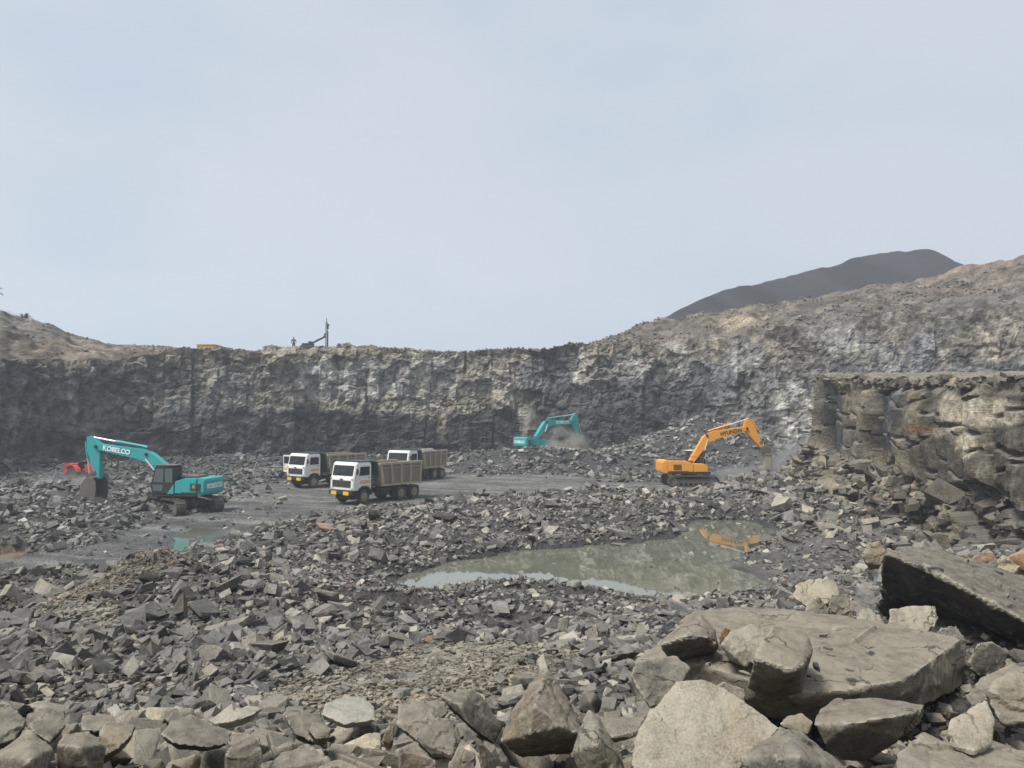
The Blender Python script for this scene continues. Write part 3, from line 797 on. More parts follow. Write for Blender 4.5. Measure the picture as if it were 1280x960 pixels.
boulder('dark brown squarish slab standing on edge behind the shard row', 'the dark standing slab', (.125, .118, .10), 6.0, [(548, 868, 0), (590, 861, .15), (602, 870, .15), (629, 909, .1), (618, 930, 0), (585, 905, -.1)], .7, [(575, 882, -.08)], amp=.014)
boulder('dull brown block with a stepped top in front of the standing slab', 'the stepped brown block', (.17, .155, .125), 5.55, [(519, 908, 0), (532, 898, .1), (560, 897, .1), (577, 920, .05), (566, 946, -.1), (540, 946, -.1), (519, 925, -.1)], .5)
boulder('pale grey wedge with a notched top left of the standing slab', 'the notched grey wedge', (.205, .19, .155), 6.2, [(496, 905, -.1), (500, 880, .1), (518, 877, .1), (548, 872, .2), (560, 890, .1), (545, 905, -.1), (520, 925, -.2)], .6)
boulder('brown five-sided block at the bottom edge below the stepped brown block', 'the five-sided block', (.175, .15, .12), 4.7, [(498, 936, 0), (520, 932, .1), (545, 950, .05), (550, 985, 0), (498, 985, 0)], .5)
boulder('tilted tan square stone at the bottom edge left of the pyramid', 'the tilted square stone', (.20, .175, .14), 4.75, [(562, 955, 0), (572, 932, .1), (596, 940, .1), (592, 975, 0), (562, 980, 0)], .4)
boulder('tan leaf-shaped flake lying upright beside the tilted square stone', 'the tan flake', (.24, .21, .16), 4.8, [(595, 930, 0), (604, 928, .05), (622, 948, .1), (618, 975, .1), (602, 960, 0)], .25)
boulder('rounded dark brown boulder at the bottom edge under the long dark ridge', 'the rounded brown boulder', (.165, .14, .11), 4.7, [(282, 945, 0), (290, 922, .1), (308, 914, .15), (324, 922, .1), (328, 945, .05), (322, 985, 0), (282, 985, 0)], .5)
boulder('long dark ridge-backed boulder lying across the near rocks', 'the long dark ridge', (.135, .125, .105), 5.6, [(199, 918, -.1), (214, 902, .1), (236, 895, .2), (262, 904, .2), (290, 914, .15), (287, 930, 0), (258, 935, -.15), (218, 930, -.2)], .6, amp=.016)
boulder('speckled pale brown boulder in the bottom left corner', 'the speckled corner boulder', (.215, .19, .145), 4.5, [(-8, 945, 0), (16, 928, .1), (36, 914, .2), (56, 928, .1), (66, 937, .05), (52, 985, -.1), (-5, 990, -.1)], .6, [(36, 950, -.2)], amp=.016)
boulder('square brown block with a flat front beside the speckled corner boulder', 'the square brown block', (.185, .162, .128), 4.7, [(70, 930, 0), (80, 917, .15), (112, 913, .2), (131, 931, .1), (125, 985, -.05), (70, 985, -.05)], .55, [(98, 935, -.1)], amp=.014)
boulder('dark lens-shaped boulder with a flat top at the left edge', 'the lens boulder', (.15, .138, .11), 5.6, [(36, 905, -.1), (60, 893, .1), (78, 888, .15), (83, 905, .05), (62, 928, -.15), (40, 915, -.15)], .5)
boulder('big dark brown boulder cut by the left edge', 'the big left-edge boulder', (.175, .158, .125), 5.5, [(-25, 905, 0), (-8, 876, .15), (8, 878, .15), (30, 903, .05), (18, 926, -.15), (-10, 932, -.2)], .7)
boulder('dark brown flat-topped boulder behind the lens boulder', 'the flat-topped boulder', (.14, .126, .10), 6.2, [(30, 905, 0), (34, 892, .1), (58, 885, .2), (70, 888, .2), (52, 897, 0), (36, 912, -.1)], .5)
boulder('low grey bench-like block above the square brown block', 'the bench-like block', (.16, .148, .12), 5.7, [(100, 905, 0), (104, 895, .1), (140, 894, .1), (148, 906, 0), (125, 914, -.1), (103, 913, -.1)], .5)
boulder('tan wedge with a bright sloping top right of the square brown block', 'the tan wedge', (.235, .205, .155), 5.15, [(124, 915, 0), (134, 902, .2), (168, 908, .2), (166, 918, 0), (150, 935, -.1), (130, 945, -.1)], .5)
boulder('long pale flat stone with whitish crust above the ridge-backed boulder', 'the pale crusted stone', (.40, .37, .30), 7.0, [(258, 900, 0), (285, 893, .1), (310, 882, .25), (330, 884, .3), (318, 893, .1), (290, 902, -.1), (268, 905, -.1)], .5, amp=.02)
boulder('broad whitish layered outcrop half buried in the gravel', 'the whitish outcrop', (.41, .40, .35), 8.0, [(400, 893, -.2), (408, 878, .2), (430, 869, .5), (455, 872, .6), (468, 884, .4), (470, 900, -.1), (430, 906, -.3)], .8, amp=.014)
boulder('grey wedge with a tan lit top left of the upright little stone', 'the tan-topped wedge', (.20, .178, .135), 6.0, [(385, 912, 0), (392, 902, .15), (415, 910, .1), (410, 922, 0), (395, 925, -.1)], .4)
boulder('small upright brown stone standing among the near rocks', 'the little upright stone', (.25, .2, .14), 5.9, [(478, 925, 0), (481, 912, 0), (488, 905, .05), (493, 908, .05), (492, 925, 0), (486, 932, 0)], .18)
boulder('smooth brown slab face under the whitish outcrop', 'the smooth brown slab', (.165, .145, .115), 6.6, [(355, 895, 0), (400, 890, .2), (410, 905, .1), (395, 928, -.2), (368, 918, -.2)], .5)
boulder('rough grey boulder in the bottom middle under the tan-topped wedge', 'the rough bottom boulder', (.21, .19, .15), 4.8, [(330, 965, 0), (352, 940, .15), (385, 930, .2), (412, 948, .1), (420, 985, 0), (335, 990, 0)], .5)
boulder('pale flat boulder at the bottom edge below the upright stone', 'the pale bottom boulder', (.25, .225, .175), 4.6, [(370, 985, 0), (400, 955, .15), (425, 948, .2), (455, 960, .1), (480, 990, 0)], .5)
# right-hand group
boulder3('huge dark slab with an overhanging black front and dusty flat top', 'the huge dark slab', (.075, .072, .066),
         [(1103, 692, 10.6), (1130, 688, 11.4), (1165, 682, 12.6), (1225, 700, 12.2), (1295, 726, 11.8), (1420, 770, 11.2), (1150, 701, 10.2), (1200, 733, 9.7), (1295, 783, 9.2), (1420, 850, 8.6),
          (1098, 758, 12.0), (1108, 776, 12.3), (1200, 800, 12.1), (1290, 830, 11.8), (1400, 880, 11.4), (1180, 770, 12.8), (1300, 800, 12.6)], voxel=.03, amp=.05, strata=.02)
boulder3('broad tan slab with a gently sloping dusty top and torn right end', 'the broad dusty slab', (.215, .19, .145),
         [(866, 764, 9.6), (930, 757, 9.9), (1060, 770, 9.3), (1168, 793, 8.7), (1202, 799, 8.5), (1150, 836, 7.7), (1128, 850, 7.5), (1070, 862, 7.3), (990, 868, 7.2), (880, 832, 7.9), (800, 822, 8.6),
          (1204, 856, 8.4), (1158, 885, 7.7), (1120, 890, 7.6), (990, 905, 7.6), (860, 880, 8.1), (800, 850, 8.8), (1190, 830, 9.6), (900, 830, 10.4)], voxel=.026, amp=.03, strata=.015)
boulder('smooth brown boulder with a keel-like underside in front of the broad dusty slab', 'the keel boulder', (.20, .175, .13), 5.6, [(1018, 905, 0), (1024, 885, .2), (1045, 874, .35), (1100, 873, .4), (1158, 880, .3), (1153, 893, .1), (1118, 928, -.05), (1080, 951, 0), (1050, 950, 0), (1030, 930, -.05)], .7, [(1120, 895, -.25), (1060, 905, -.22)], amp=.014)
boulder('blocky boulder with a black undercut face on the broad dusty slab', 'the undercut boulder', (.185, .165, .13), 8.0, [(826, 806, -.1), (846, 787, .1), (876, 766, .4), (894, 788, .2), (897, 808, .0), (884, 822, .25), (850, 836, .35), (835, 826, .2)], .7, [(862, 795, -.3), (885, 797, -.2)], amp=.018)
boulder('tall tan-topped block with a black shaded front standing by the domed boulder', 'the tall tan-topped block', (.215, .19, .142), 6.9, [(935, 860, .3), (943, 822, -.1), (953, 800, .1), (968, 780, .4), (1010, 789, .4), (1017, 812, .2), (1003, 832, -.15), (1002, 865, .25), (960, 872, .4)], .7, [(985, 838, -.2)], amp=.018)
boulder('light grey rounded block between the undercut boulder and the tan-topped block', 'the light grey block', (.33, .30, .24), 7.6, [(900, 806, -.05), (912, 790, .2), (940, 780, .3), (957, 790, .2), (952, 815, 0), (932, 834, -.05), (912, 824, 0)], .5)
boulder('pale tan block on the far edge of the broad slab, topmost of its cluster', 'the topmost pale block', (.37, .335, .255), 10.6, [(990, 745, 0), (998, 728, .2), (1020, 721, .3), (1043, 722, .35), (1052, 740, .2), (1035, 755, 0), (1010, 760, -.1)], .8)
boulder('tan upright block leaning right in the cluster behind the broad slab', 'the leaning tan block', (.29, .26, .20), 10.2, [(1034, 760, 0), (1040, 742, .1), (1060, 742, .2), (1068, 758, .1), (1066, 778, 0), (1045, 780, 0)], .6)
boulder('grey faceted block under the topmost pale block', 'the faceted grey block', (.235, .21, .165), 10.1, [(1005, 772, 0), (1010, 752, .1), (1024, 745, .1), (1038, 762, .05), (1034, 774, 0), (1015, 778, -.05)], .5)
boulder('ragged whitish rock between the tan cluster and the huge dark slab', 'the ragged whitish rock', (.33, .305, .245), 9.8, [(1068, 780, 0), (1072, 758, .15), (1085, 757, .2), (1105, 778, .1), (1112, 794, 0), (1095, 793, -.1)], .5)
boulder('pale oblong block with a bright top under the overhang of the huge slab', 'the oblong pale block', (.33, .295, .225), 9.3, [(1109, 785, 0), (1112, 762, .15), (1140, 758, .3), (1170, 756, .3), (1174, 772, .2), (1160, 790, 0), (1125, 797, -.05)], .55)
boulder('torn grey rock at the right end of the broad dusty slab', 'the torn grey rock', (.21, .2, .17), 8.9, [(1166, 795, 0), (1176, 785, .1), (1195, 780, .2), (1207, 795, .1), (1208, 850, 0), (1190, 850, -.1)], .4, strata=.015)
boulder('rounded layered brown boulder at the right edge', 'the layered brown boulder', (.225, .195, .145), 5.6, [(1236, 880, 0), (1240, 858, .1), (1262, 842, .2), (1300, 838, .2), (1320, 880, 0), (1300, 905, -.1), (1252, 905, -.1)], .7, strata=.012)
boulder('pale pitted boulder below the layered brown boulder at the right', 'the pale pitted boulder', (.33, .295, .22), 5.0, [(1184, 930, 0), (1190, 905, .1), (1232, 876, .3), (1240, 900, .15), (1237, 930, 0), (1215, 940, -.1)], .6)
boulder('flat tan slab along the bottom right edge', 'the flat bottom slab', (.24, .215, .165), 4.55, [(1110, 975, 0), (1118, 938, .3), (1150, 925, .5), (1200, 935, .5), (1290, 940, .5), (1300, 985, 0)], .6)
boulder('tan rounded cobble between the domed boulder and the keel boulder', 'the rounded tan cobble', (.275, .225, .155), 5.4, [(975, 905, 0), (985, 894, .1), (1003, 892, .1), (1017, 903, .05), (1010, 917, 0), (990, 915, 0)], .3)
boulder('striped yellowish block on end behind the huge dark slab', 'the striped yellow block', (.47, .40, .27), 13.0, [(1236, 712, 0), (1254, 695, .1), (1275, 708, .1), (1262, 724, 0)], .5, strata=.02)
boulder('orange-stained boulder at the right edge behind the striped block', 'the orange boulder', (.36, .21, .115), 14.5, [(1256, 696, 0), (1275, 687, .2), (1310, 684, .2), (1310, 715, 0), (1275, 712, 0)], .9)
boulder('rusty brown rock on the back edge of the huge dark slab', 'the rusty brown rock', (.27, .175, .115), 14.0, [(1212, 700, 0), (1225, 690, .1), (1240, 690, .1), (1248, 702, 0), (1230, 708, 0)], .6)
boulder('grey triangular stone beside the striped yellow block', 'the grey triangle stone', (.24, .23, .2), 12.4, [(1226, 712, 0), (1240, 700, .1), (1248, 704, .1), (1240, 716, 0)], .4)
boulder('tan blocky boulder at the upper left end of the huge dark slab', 'the tan end boulder', (.24, .2, .14), 14.0, [(1078, 695, 0), (1085, 678, .2), (1100, 676, .2), (1108, 690, .1), (1100, 706, 0), (1084, 705, 0)], .7)
boulder('dark triangular boulder in the hollow under the huge slab', 'the dark hollow boulder', (.10, .095, .075), 8.2, [(1208, 830, 0), (1222, 805, .1), (1240, 802, .1), (1258, 815, .1), (1255, 840, 0), (1225, 845, 0)], .5)
boulder('brown low boulder right of the torn end of the broad slab', 'the low brown boulder', (.2, .18, .14), 7.0, [(1205, 870, 0), (1225, 845, .2), (1268, 828, .3), (1290, 840, .2), (1250, 870, 0), (1215, 885, -.1)], .6)
boulder('upright dark grey face at the left foot of the broad dusty slab', 'the grey standing face', (.20, .185, .15), 7.2, [(788, 845, .1), (795, 826, .2), (845, 820, .3), (862, 835, .2), (835, 880, -.05), (812, 885, -.1)], .6, strata=.012)
boulder('brown wedge lying just behind the top of the domed boulder', 'the brown wedge', (.25, .22, .165), 6.0, [(888, 862, 0), (905, 852, .1), (930, 862, .1), (932, 880, 0), (910, 880, 0)], .35)
boulder('flat grey slab with a dark gap beneath left of the domed boulder', 'the flat grey slab', (.22, .2, .16), 6.2, [(742, 905, 0), (748, 898, .3), (790, 896, .4), (806, 898, .3), (795, 915, 0), (765, 922, -.1)], .5)
boulder('orange-brown stone wedged beside the undercut boulder', 'the orange-brown stone', (.25, .15, .07), 7.9, [(898, 795, 0), (905, 782, .05), (914, 787, .05), (914, 800, 0), (902, 806, 0)], .3)

# --- loose stones lying on the broad slab and between the boulders
STONES = [(1060, 838, 6, PALE, 'small whitish wedge-shaped stone near the front edge of the broad dusty slab'), (1020, 835, 7, DARK, 'dark flat stone lying right beside the tall tan-topped block'), (1035, 812, 5, GREY, 'single grey pebble alone in the middle of the broad dusty slab'), (995, 838, 5, DARK, 'blackish chip touching the foot of the tall tan-topped block'), (1008, 846, 5, DARK, 'blackish chip just below the dark flat stone by the tan-topped block'), (985, 845, 4, DARK, 'blackish chip half under the tall tan-topped block'), (1066, 857, 4, BROWN, 'tiny brown chip at the very front rim of the broad dusty slab'), (905, 818, 6, TAN, 'tan cobble wedged between the undercut boulder and the light grey block'), (885, 832, 5, TAN, 'round tan stone below the black face of the undercut boulder'), (930, 842, 5, PALE, 'whitish stone lying below the light grey rounded block'), (1048, 788, 7, PALE, 'white chip on the slab just below the leaning tan block'), (1000, 772, 6, TAN, 'tan stone at the left foot of the faceted grey block'), (978, 768, 6, GREY, 'grey cobble between the long grey stone and the faceted grey block'), (965, 762, 9, GREY, 'long grey stone at the far left end of the tan cluster'), (1030, 795, 4, TAN, 'tiny tan chip on the back half of the broad dusty slab'), (1085, 810, 6, TAN, 'crusted tan stone on the slab towards its torn right end')]

HB = np.array([[*b[4][:2], b[5]] for b in BOULDERS])

# --- a small library of broken shapes
lib_fine = [detail(hull([Vector(p) for p in rock_points(np.random.default_rng(300 + k), 10 + k % 5, 1.0 if k % 3 else .65)]), .075, .055, 300 + k, .02 if k % 4 == 0 else 0, 'rock') for k in range(18)]
for m in lib_fine: m.materials.append(M_ROCK)
def low_shape(k, n, flat):
    bm = hull([Vector(p) for p in rock_points(np.random.default_rng(400 + k), n, flat)])
    bmesh.ops.triangulate(bm, faces=bm.faces); bm.verts.index_update()
    v = np.array([list(q.co) for q in bm.verts]); f = np.array([[q.index for q in g.verts] for g in bm.faces]); bm.free()
    return v, f
lib_low = [low_shape(k, 9 + k % 5, 1.0 if k % 3 else .6) for k in range(28)]

def tones(n, x, y, r):
    """colour of each stone: dark basalt, with paler dusty and a few rusty ones"""
    base = np.array([.132, .127, .115])
    k = r.random(n); c = base * (.35 + 1.15 * r.random((n, 1)))
    pale = k > .86; c[pale] = np.array([.33, .305, .25]) * (.7 + .5 * r.random((pale.sum(), 1)))
    rust = (k < .006) & (y > 13); c[rust] = np.array([.24, .155, .095]) * (.7 + .5 * r.random((rust.sum(), 1)))
    px, _ = proj(x, y, y * 0)
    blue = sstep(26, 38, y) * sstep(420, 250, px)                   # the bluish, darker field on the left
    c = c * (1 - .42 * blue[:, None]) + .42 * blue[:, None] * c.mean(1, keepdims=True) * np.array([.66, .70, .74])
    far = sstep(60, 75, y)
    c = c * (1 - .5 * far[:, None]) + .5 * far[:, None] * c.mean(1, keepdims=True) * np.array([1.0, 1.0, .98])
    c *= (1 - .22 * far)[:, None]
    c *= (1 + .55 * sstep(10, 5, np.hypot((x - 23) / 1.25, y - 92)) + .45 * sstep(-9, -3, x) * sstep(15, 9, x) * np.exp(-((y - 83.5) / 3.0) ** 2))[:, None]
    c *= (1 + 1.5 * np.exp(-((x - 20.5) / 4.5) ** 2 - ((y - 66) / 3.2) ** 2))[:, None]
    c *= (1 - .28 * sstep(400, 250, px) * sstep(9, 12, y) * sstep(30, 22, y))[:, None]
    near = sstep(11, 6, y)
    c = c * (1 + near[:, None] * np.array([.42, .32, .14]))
    return c

def scatter(n, box, rmin, rmax, seed, keep, power=2.2):
    r = np.random.default_rng(seed)
    x = r.uniform(box[0], box[1], n); y = r.uniform(box[2], box[3], n)
    rad = rmin * (1 - r.random(n) * (1 - (rmin / rmax) ** power)) ** (-1 / power)
    k = keep(x, y, rad, r)
    return x[k], y[k], rad[k]

def field_ok(x, y, rad, r):
    px, py = proj(x, y, x * 0)
    w = line_d(x, y, CL_BASE)
    inpit = poly_sd(x, y, np.vstack([CL_BASE, [[70, -20], [-60, -20]]])) < 1
    inb = (x > np.interp(y, BENCH[::-1, 1], BENCH[::-1, 0]) - 1.0) & (y < 84)
    ok = inpit & ~inb & (np.abs(x) < .74 * y + 5)
    ok &= poly_sd(x, y, ROAD) > np.where(r.random(len(x)) < .04, -4, -.15) - .3 * r.random(len(x))
    ok &= poly_sd(x, y, POND) > np.where(r.random(len(x)) < .03, -6, .15) 
    ok &= (poly_sd(x, y, MUD) > 0) | (r.random(len(x)) < .25) & (rad < .2)
    for P in PUDDLES: ok &= poly_sd(x, y, P) > .1
    g = poly_sd(x, y, GRAVEL)
    ok &= (g > 0) | (r.random(len(x)) < .05) & (rad < .16)
    return ok

def build_rocks():
    X, Y, RD = [], [], []
    def add(n, box, a, b, seed, p=2.2, extra=None):
        def keep(x, y, rad, r):
            k = field_ok(x, y, rad, r)
            return k & extra(x, y, rad, r) if extra else k
        x, y, rd = scatter(n, box, a, b, seed, keep, p); X.append(x); Y.append(y); RD.append(rd)
    patchy = lambda x, y, rad, r: r.random(len(x)) < .45 + .6 * sstep(-.5, .4, vnoise(x / 2.6, y / 2.6, x * 0, 201))
    nohero = lambda x, y, rad, r: np.all(np.hypot(x[:, None] - HB[None, :, 0], y[:, None] - HB[None, :, 1]) > HB[None, :, 2] * .30 + rad[:, None] * .4, axis=1)
    add(2300, (-9, 9, 3.2, 9.5), .10, .36, 1, 1.9, nohero)
    add(5200, (-9, 9, 3.0, 10), .03, .14, 2, 2.2, None)
    add(9500, (-16, 16, 6.5, 18), .08, .32, 3, 2.4, lambda x, y, rad, r: nohero(x, y, rad, r) & patchy(x, y, rad, r))
    add(22000, (-24, 20, 12.5, 32), .07, .40, 4, 2.15, patchy)
    add(27000, (-36, 26, 26, 62), .09, .50, 5, 2.3, patchy)
    add(30000, (-75, 45, 56, 104), .17, .62, 6, 2.6, patchy)
    add(9000, (-18, 16, 6, 22), .04, .13, 7, 2.3)
    add(7000, (-11, 1, 8, 14.5), .05, .2, 10, 2.1)
    add(14000, (-32, 24, 18, 50), .06, .16, 8, 2.3)
    # stones strewn round the foot of the bench, larger
    add(1500, (10, 30, 30, 66), .2, .8, 9, 2.4, lambda x, y, rad, r: np.abs(np.interp(y, BENCH[::-1, 1], BENCH[::-1, 0]) - 4.4 - x) < 3.0)
    X, Y, RD = map(np.concatenate, (X, Y, RD))
    st = np.min([np.hypot(X - a_, Y - b_) / r_ for a_, b_, r_ in STREAK], axis=0) < 1
    k = ~((poly_sd(X, Y, POND) < 3.5) & (Y < 30) & (RD > .17)) & ~(st & ((RD > .16) | (np.arange(len(X)) % 4 > 0))); X, Y, RD = X[k], Y[k], RD[k]
    n0 = len(X)
    r = np.random.default_rng(77)
    n = len(X)
    Z = height(X, Y, False) + RD * r.uniform(.05, .42, n)
    # rocks lying on the broken slope of the bench and on the ground above the wall
    rs = .20 * (1 - r.random(len(SLOPE[0])) * .97) ** (-1 / 1.9); rs = np.where(SLOPE[3], np.minimum(rs * .6, .4), rs); rc = .14 * (1 - r.random(len(CREST[0])) * .88) ** (-1 / 2.2)
    X = np.concatenate([X, SLOPE[0], CREST[0]]); Y = np.concatenate([Y, SLOPE[1], CREST[1]]); RD = np.concatenate([RD, rs, rc]); Z = np.concatenate([Z, SLOPE[2] - rs * .1, CREST[2] + rc * .1])
    n = len(X)
    px, py = proj(X, Y, Z)
    wet_in = poly_sd(X, Y, POND) < 0
    Z = np.where(wet_in, -.05, Z)
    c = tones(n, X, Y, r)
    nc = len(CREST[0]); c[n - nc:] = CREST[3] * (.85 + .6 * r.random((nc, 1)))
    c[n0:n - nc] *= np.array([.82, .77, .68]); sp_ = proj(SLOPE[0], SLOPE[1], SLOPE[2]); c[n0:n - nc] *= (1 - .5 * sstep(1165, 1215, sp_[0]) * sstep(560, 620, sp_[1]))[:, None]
    dist = np.hypot(X, Y)
    vis = (px > -30) & (px < 1310) & (py < 985)
    score = np.where(vis & (Y > 3.4) & (np.arange(n) < n0), RD / dist, 0)
    order = np.argsort(-score)
    n_ind = 300 - len(BOULDERS) - len(STONES) - 4
    ind = order[:n_ind]; rest = order[n_ind:]
    # individuals
    marks = [(b[1], b[2], b[3]) for b in BOULDERS]
    marks += [('the near pond shore', 660, 725), ('the gravel patch', 520, 835), ('the turquoise puddle', 245, 672), ('the left ridge top', 190, 690), ('the lower left rubble', 90, 800), ('the rubble below the ridge', 260, 790),
              ('the stony slope', 420, 750), ('the far pond shore', 700, 668), ('the mud flat', 1010, 705), ('the foot of the bench', 1080, 640), ('the muddy water', 860, 735), ('the front truck', 470, 640), ('the left rubble field', 70, 650), ('the heap of the breaker', 960, 610)]
    seen = {}
    for q, i in enumerate(ind):
        k = int(r.integers(len(lib_fine)))
        o = bpy.data.objects.new('rock', lib_fine[k]); COL.objects.link(o)
        s = RD[i]
        o.location = (X[i], Y[i], Z[i]); o.scale = (s * r.uniform(.85, 1.3), s * r.uniform(.8, 1.15), s * r.uniform(.65, 1.05))
        o.rotation_euler = (r.normal(0, .35), r.normal(0, .35), r.uniform(0, 6.28))
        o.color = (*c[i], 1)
        lum = c[i].mean(); tone = 'rusty' if c[i][0] > 1.55 * c[i][2] and c[i][0] > .17 and lum < .2 and c[i][0] > 1.35 * c[i][1] else 'pale' if lum > .2 else 'mid-grey' if lum > .125 else 'dark grey' if lum > .085 else 'blackish'
        sh = 'flat' if k % 3 == 0 else 'blocky' if k % 3 == 1 else 'angular'
        ps = s / dist[i] * 960
        size = 'large ' if ps > 26 else 'small ' if ps < 13 else ''
        ms = sorted(marks, key=lambda m: (m[1] - px[i]) ** 2 + 1.6 * (m[2] - py[i]) ** 2)[:2]
        dx, dy = px[i] - ms[0][1], py[i] - ms[0][2]
        rel = ('right of' if dx > 0 else 'left of') if abs(dx) > 1.2 * abs(dy) else ('in front of' if dy > 0 else 'behind')
        lab = f'{size}{tone} {sh} rock {rel} {ms[0][0]}'
        if lab in seen:
            lab = f'{size}{tone} {sh} rock {rel} {ms[0][0]}, towards {ms[1][0]}'
        seen[lab] = 1
        lab = ' '.join(lab.split()[:16])
        tag(o, lab, 'rock', 'loose rocks of the rubble')
    for q, (sx, sy, sp_, col, slab_) in enumerate(STONES):
        Ys = 960 * 2.5 / (sy - 518.6) * .99; s = sp_ * Ys / 960 * 1.25
        o = bpy.data.objects.new('stone', lib_fine[(q * 5) % len(lib_fine)]); COL.objects.link(o)
        o.location = at(sx, sy, Ys); o.location.z += s * .25; o.scale = (s * 1.2, s, s * .75); o.rotation_euler = (.2 * math.sin(q), .2 * math.cos(q * 2), q * 1.3); o.color = (*col, 1)
        tag(o, slab_, 'stone', 'loose stones on the broad slab')
    # all the others as one mass
    shp = r.integers(len(lib_low), size=n)
    V, Fc, C = [], [], []; off = 0
    for k, (lv, lf) in enumerate(lib_low):
        ids = rest[shp[rest] == k]; m = len(ids)
        if not m: continue
        e = np.stack([r.normal(0, .45, m), r.normal(0, .45, m), r.uniform(0, 6.28, m)], -1)
        cx, sx, cy, sy, cz, sz = np.cos(e[:, 0]), np.sin(e[:, 0]), np.cos(e[:, 1]), np.sin(e[:, 1]), np.cos(e[:, 2]), np.sin(e[:, 2])
        Rm = np.stack([np.stack([cz * cy, cz * sy * sx - sz * cx, cz * sy * cx + sz * sx], -1), np.stack([sz * cy, sz * sy * sx + cz * cx, sz * sy * cx - cz * sx], -1), np.stack([-sy, cy * sx, cy * cx], -1)], 1)
        sc = RD[ids][:, None] * np.stack([r.uniform(.85, 1.35, m), r.uniform(.8, 1.15, m), r.uniform(.6, 1.05, m)], -1)
        P = np.einsum('mij,mnj->mni', Rm, lv[None] * sc[:, None, :]) + np.stack([X[ids], Y[ids], Z[ids]], -1)[:, None]
        nv = len(lv)
        V.append(P.reshape(-1, 3)); Fc.append((lf[None] + (np.arange(m) * nv)[:, None, None] + off).reshape(-1, 3)); off += m * nv
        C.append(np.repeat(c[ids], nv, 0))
    me = np_mesh('rubble', np.concatenate(V), np.concatenate(Fc), False, np.concatenate(C))
    tag(link('rubble', me, M_RUBBLE), 'broken grey basalt rubble covering the pit floor and banks', 'rubble', None, 'stuff')
    # gravel: pebbles of the worked patch and of the ridge
    x, y, rd = scatter(26000, (-9, 8, 8, 17), .012, .07, 11, lambda x, y, rad, r: (poly_sd(x, y, GRAVEL) < .5 * r.random(len(x))), 2.0)
    x2, y2, rd2 = scatter(26000, (-14, -6, 14, 25), .02, .09, 12, lambda x, y, rad, r: np.min([np.hypot(x - a_, y - b_) / r_ for a_, b_, r_ in STREAK], axis=0) < 1.15 - .3 * r.random(len(x)), 2.0)
    x3, y3, rd3 = scatter(9000, (-8, 8, 3, 9), .01, .05, 13, lambda x, y, rad, r: x == x, 2.0)
    x4, y4, rd4 = scatter(16000, (-11, 0, 8, 15), .02, .07, 14, lambda x, y, rad, r: x == x, 2.0)
    x, y, rd = np.concatenate([x, x2, x3, x4]), np.concatenate([y, y2, y3, y4]), np.concatenate([rd, rd2, rd3, rd4])
    n = len(x); z = height(x, y) + rd * .3
    lv, lf = lib_low[1]; nv = len(lv); a = r.uniform(0, 6.28, n)
    ca, sa = np.cos(a), np.sin(a); L = lv[None] * rd[:, None, None] * r.uniform(.7, 1.3, (n, 1, 3))
    P = np.stack([L[..., 0] * ca[:, None] - L[..., 1] * sa[:, None], L[..., 0] * sa[:, None] + L[..., 1] * ca[:, None], L[..., 2]], -1) + np.stack([x, y, z], -1)[:, None]
    cg = np.array([.21, .185, .145]) * (.45 + .9 * r.random((n, 1)))
    me = np_mesh('gravel', P.reshape(-1, 3), (lf[None] + (np.arange(n) * nv)[:, None, None]).reshape(-1, 3), False, np.repeat(cg, nv, 0))
    tag(link('gravel', me, M_RUBBLE), 'fine brown gravel between the rocks', 'gravel', None, 'stuff')
build_rocks()
# ------------------------------------------------------------------ machines
M_TEAL = paint('teal_paint', (.015, .37, .37), .45, .42, (.16, .22, .20)); M_ORANGE = paint('orange_paint', (.84, .36, .035), .48, .36, (.45, .28, .12))
M_BLACK = paint('black_steel', (.018, .018, .02), .5, .35, (.12, .11, .095)); M_STEEL = paint('worn_steel', (.11, .105, .095), .55, .6, (.2, .18, .145)); M_CHROME = paint('chrome_rod', (.75, .75, .75), .2, .1, (.4, .38, .33), metal=.6)
M_TRACK = paint('muddy_track', (.045, .042, .038), .7, .8, (.16, .145, .118), sc=2); M_GLASS = paint('cab_glass', (.10, .13, .13), .06, .15, (.14, .14, .13), spec=.9)
M_TGLASS = paint('truck_glass', (.022, .026, .03), .12, .12, (.12, .115, .1), spec=.35); M_WHITE = paint('white_paint', (.80, .80, .77), .45, .3, (.42, .37, .29)); M_TIPPER = paint('dusty_shaded_panel', (.21, .19, .15), .6, .75, (.31, .235, .165), sc=1.2); M_RIB = paint('dusty_lit_rib', (.36, .325, .25), .6, .7, (.46, .37, .26), sc=1.2); M_BEDIN = paint('rusty_bed', (.17, .10, .065), .7, .6, (.25, .19, .14))  # tipper panels darker, ribs paler: rib shadows painted into the dusty colours
M_BOARD = paint('tipper_front', (.03, .065, .07), .6, .4, (.13, .135, .125)); M_TYRE = paint('tyre_rubber', (.025, .024, .023), .85, .55, (.19, .17, .14)); M_RIM = paint('dusty_rim', (.24, .20, .13), .6, .6, (.27, .235, .18))
M_CHASSIS = paint('chassis_black', (.02, .02, .021), .65, .45, (.11, .10, .085)); M_YELLOW = paint('number_yellow', (.75, .50, .03), .5, .2, (.4, .32, .15)); M_STRIPE = paint('yellow_stripe', (.68, .43, .08), .5, .3, (.5, .4, .26))
M_LAMP = paint('lamp_glass', (.55, .55, .52), .12, .1, spec=.8); M_RED = paint('red_paint', (.48, .045, .03), .4, .25, (.28, .16, .12)); M_GREYP = paint('breaker_grey', (.30, .285, .22), .6, .5, (.36, .33, .25)); M_OCHRE = paint('ochre_paint', (.50, .34, .10), .5, .35, (.35, .28, .17))
M_TEXTW = paint('white_lettering', (.85, .87, .86), .5, .05); M_TEXTD = paint('dark_lettering', (.05, .045, .04), .5, .1)

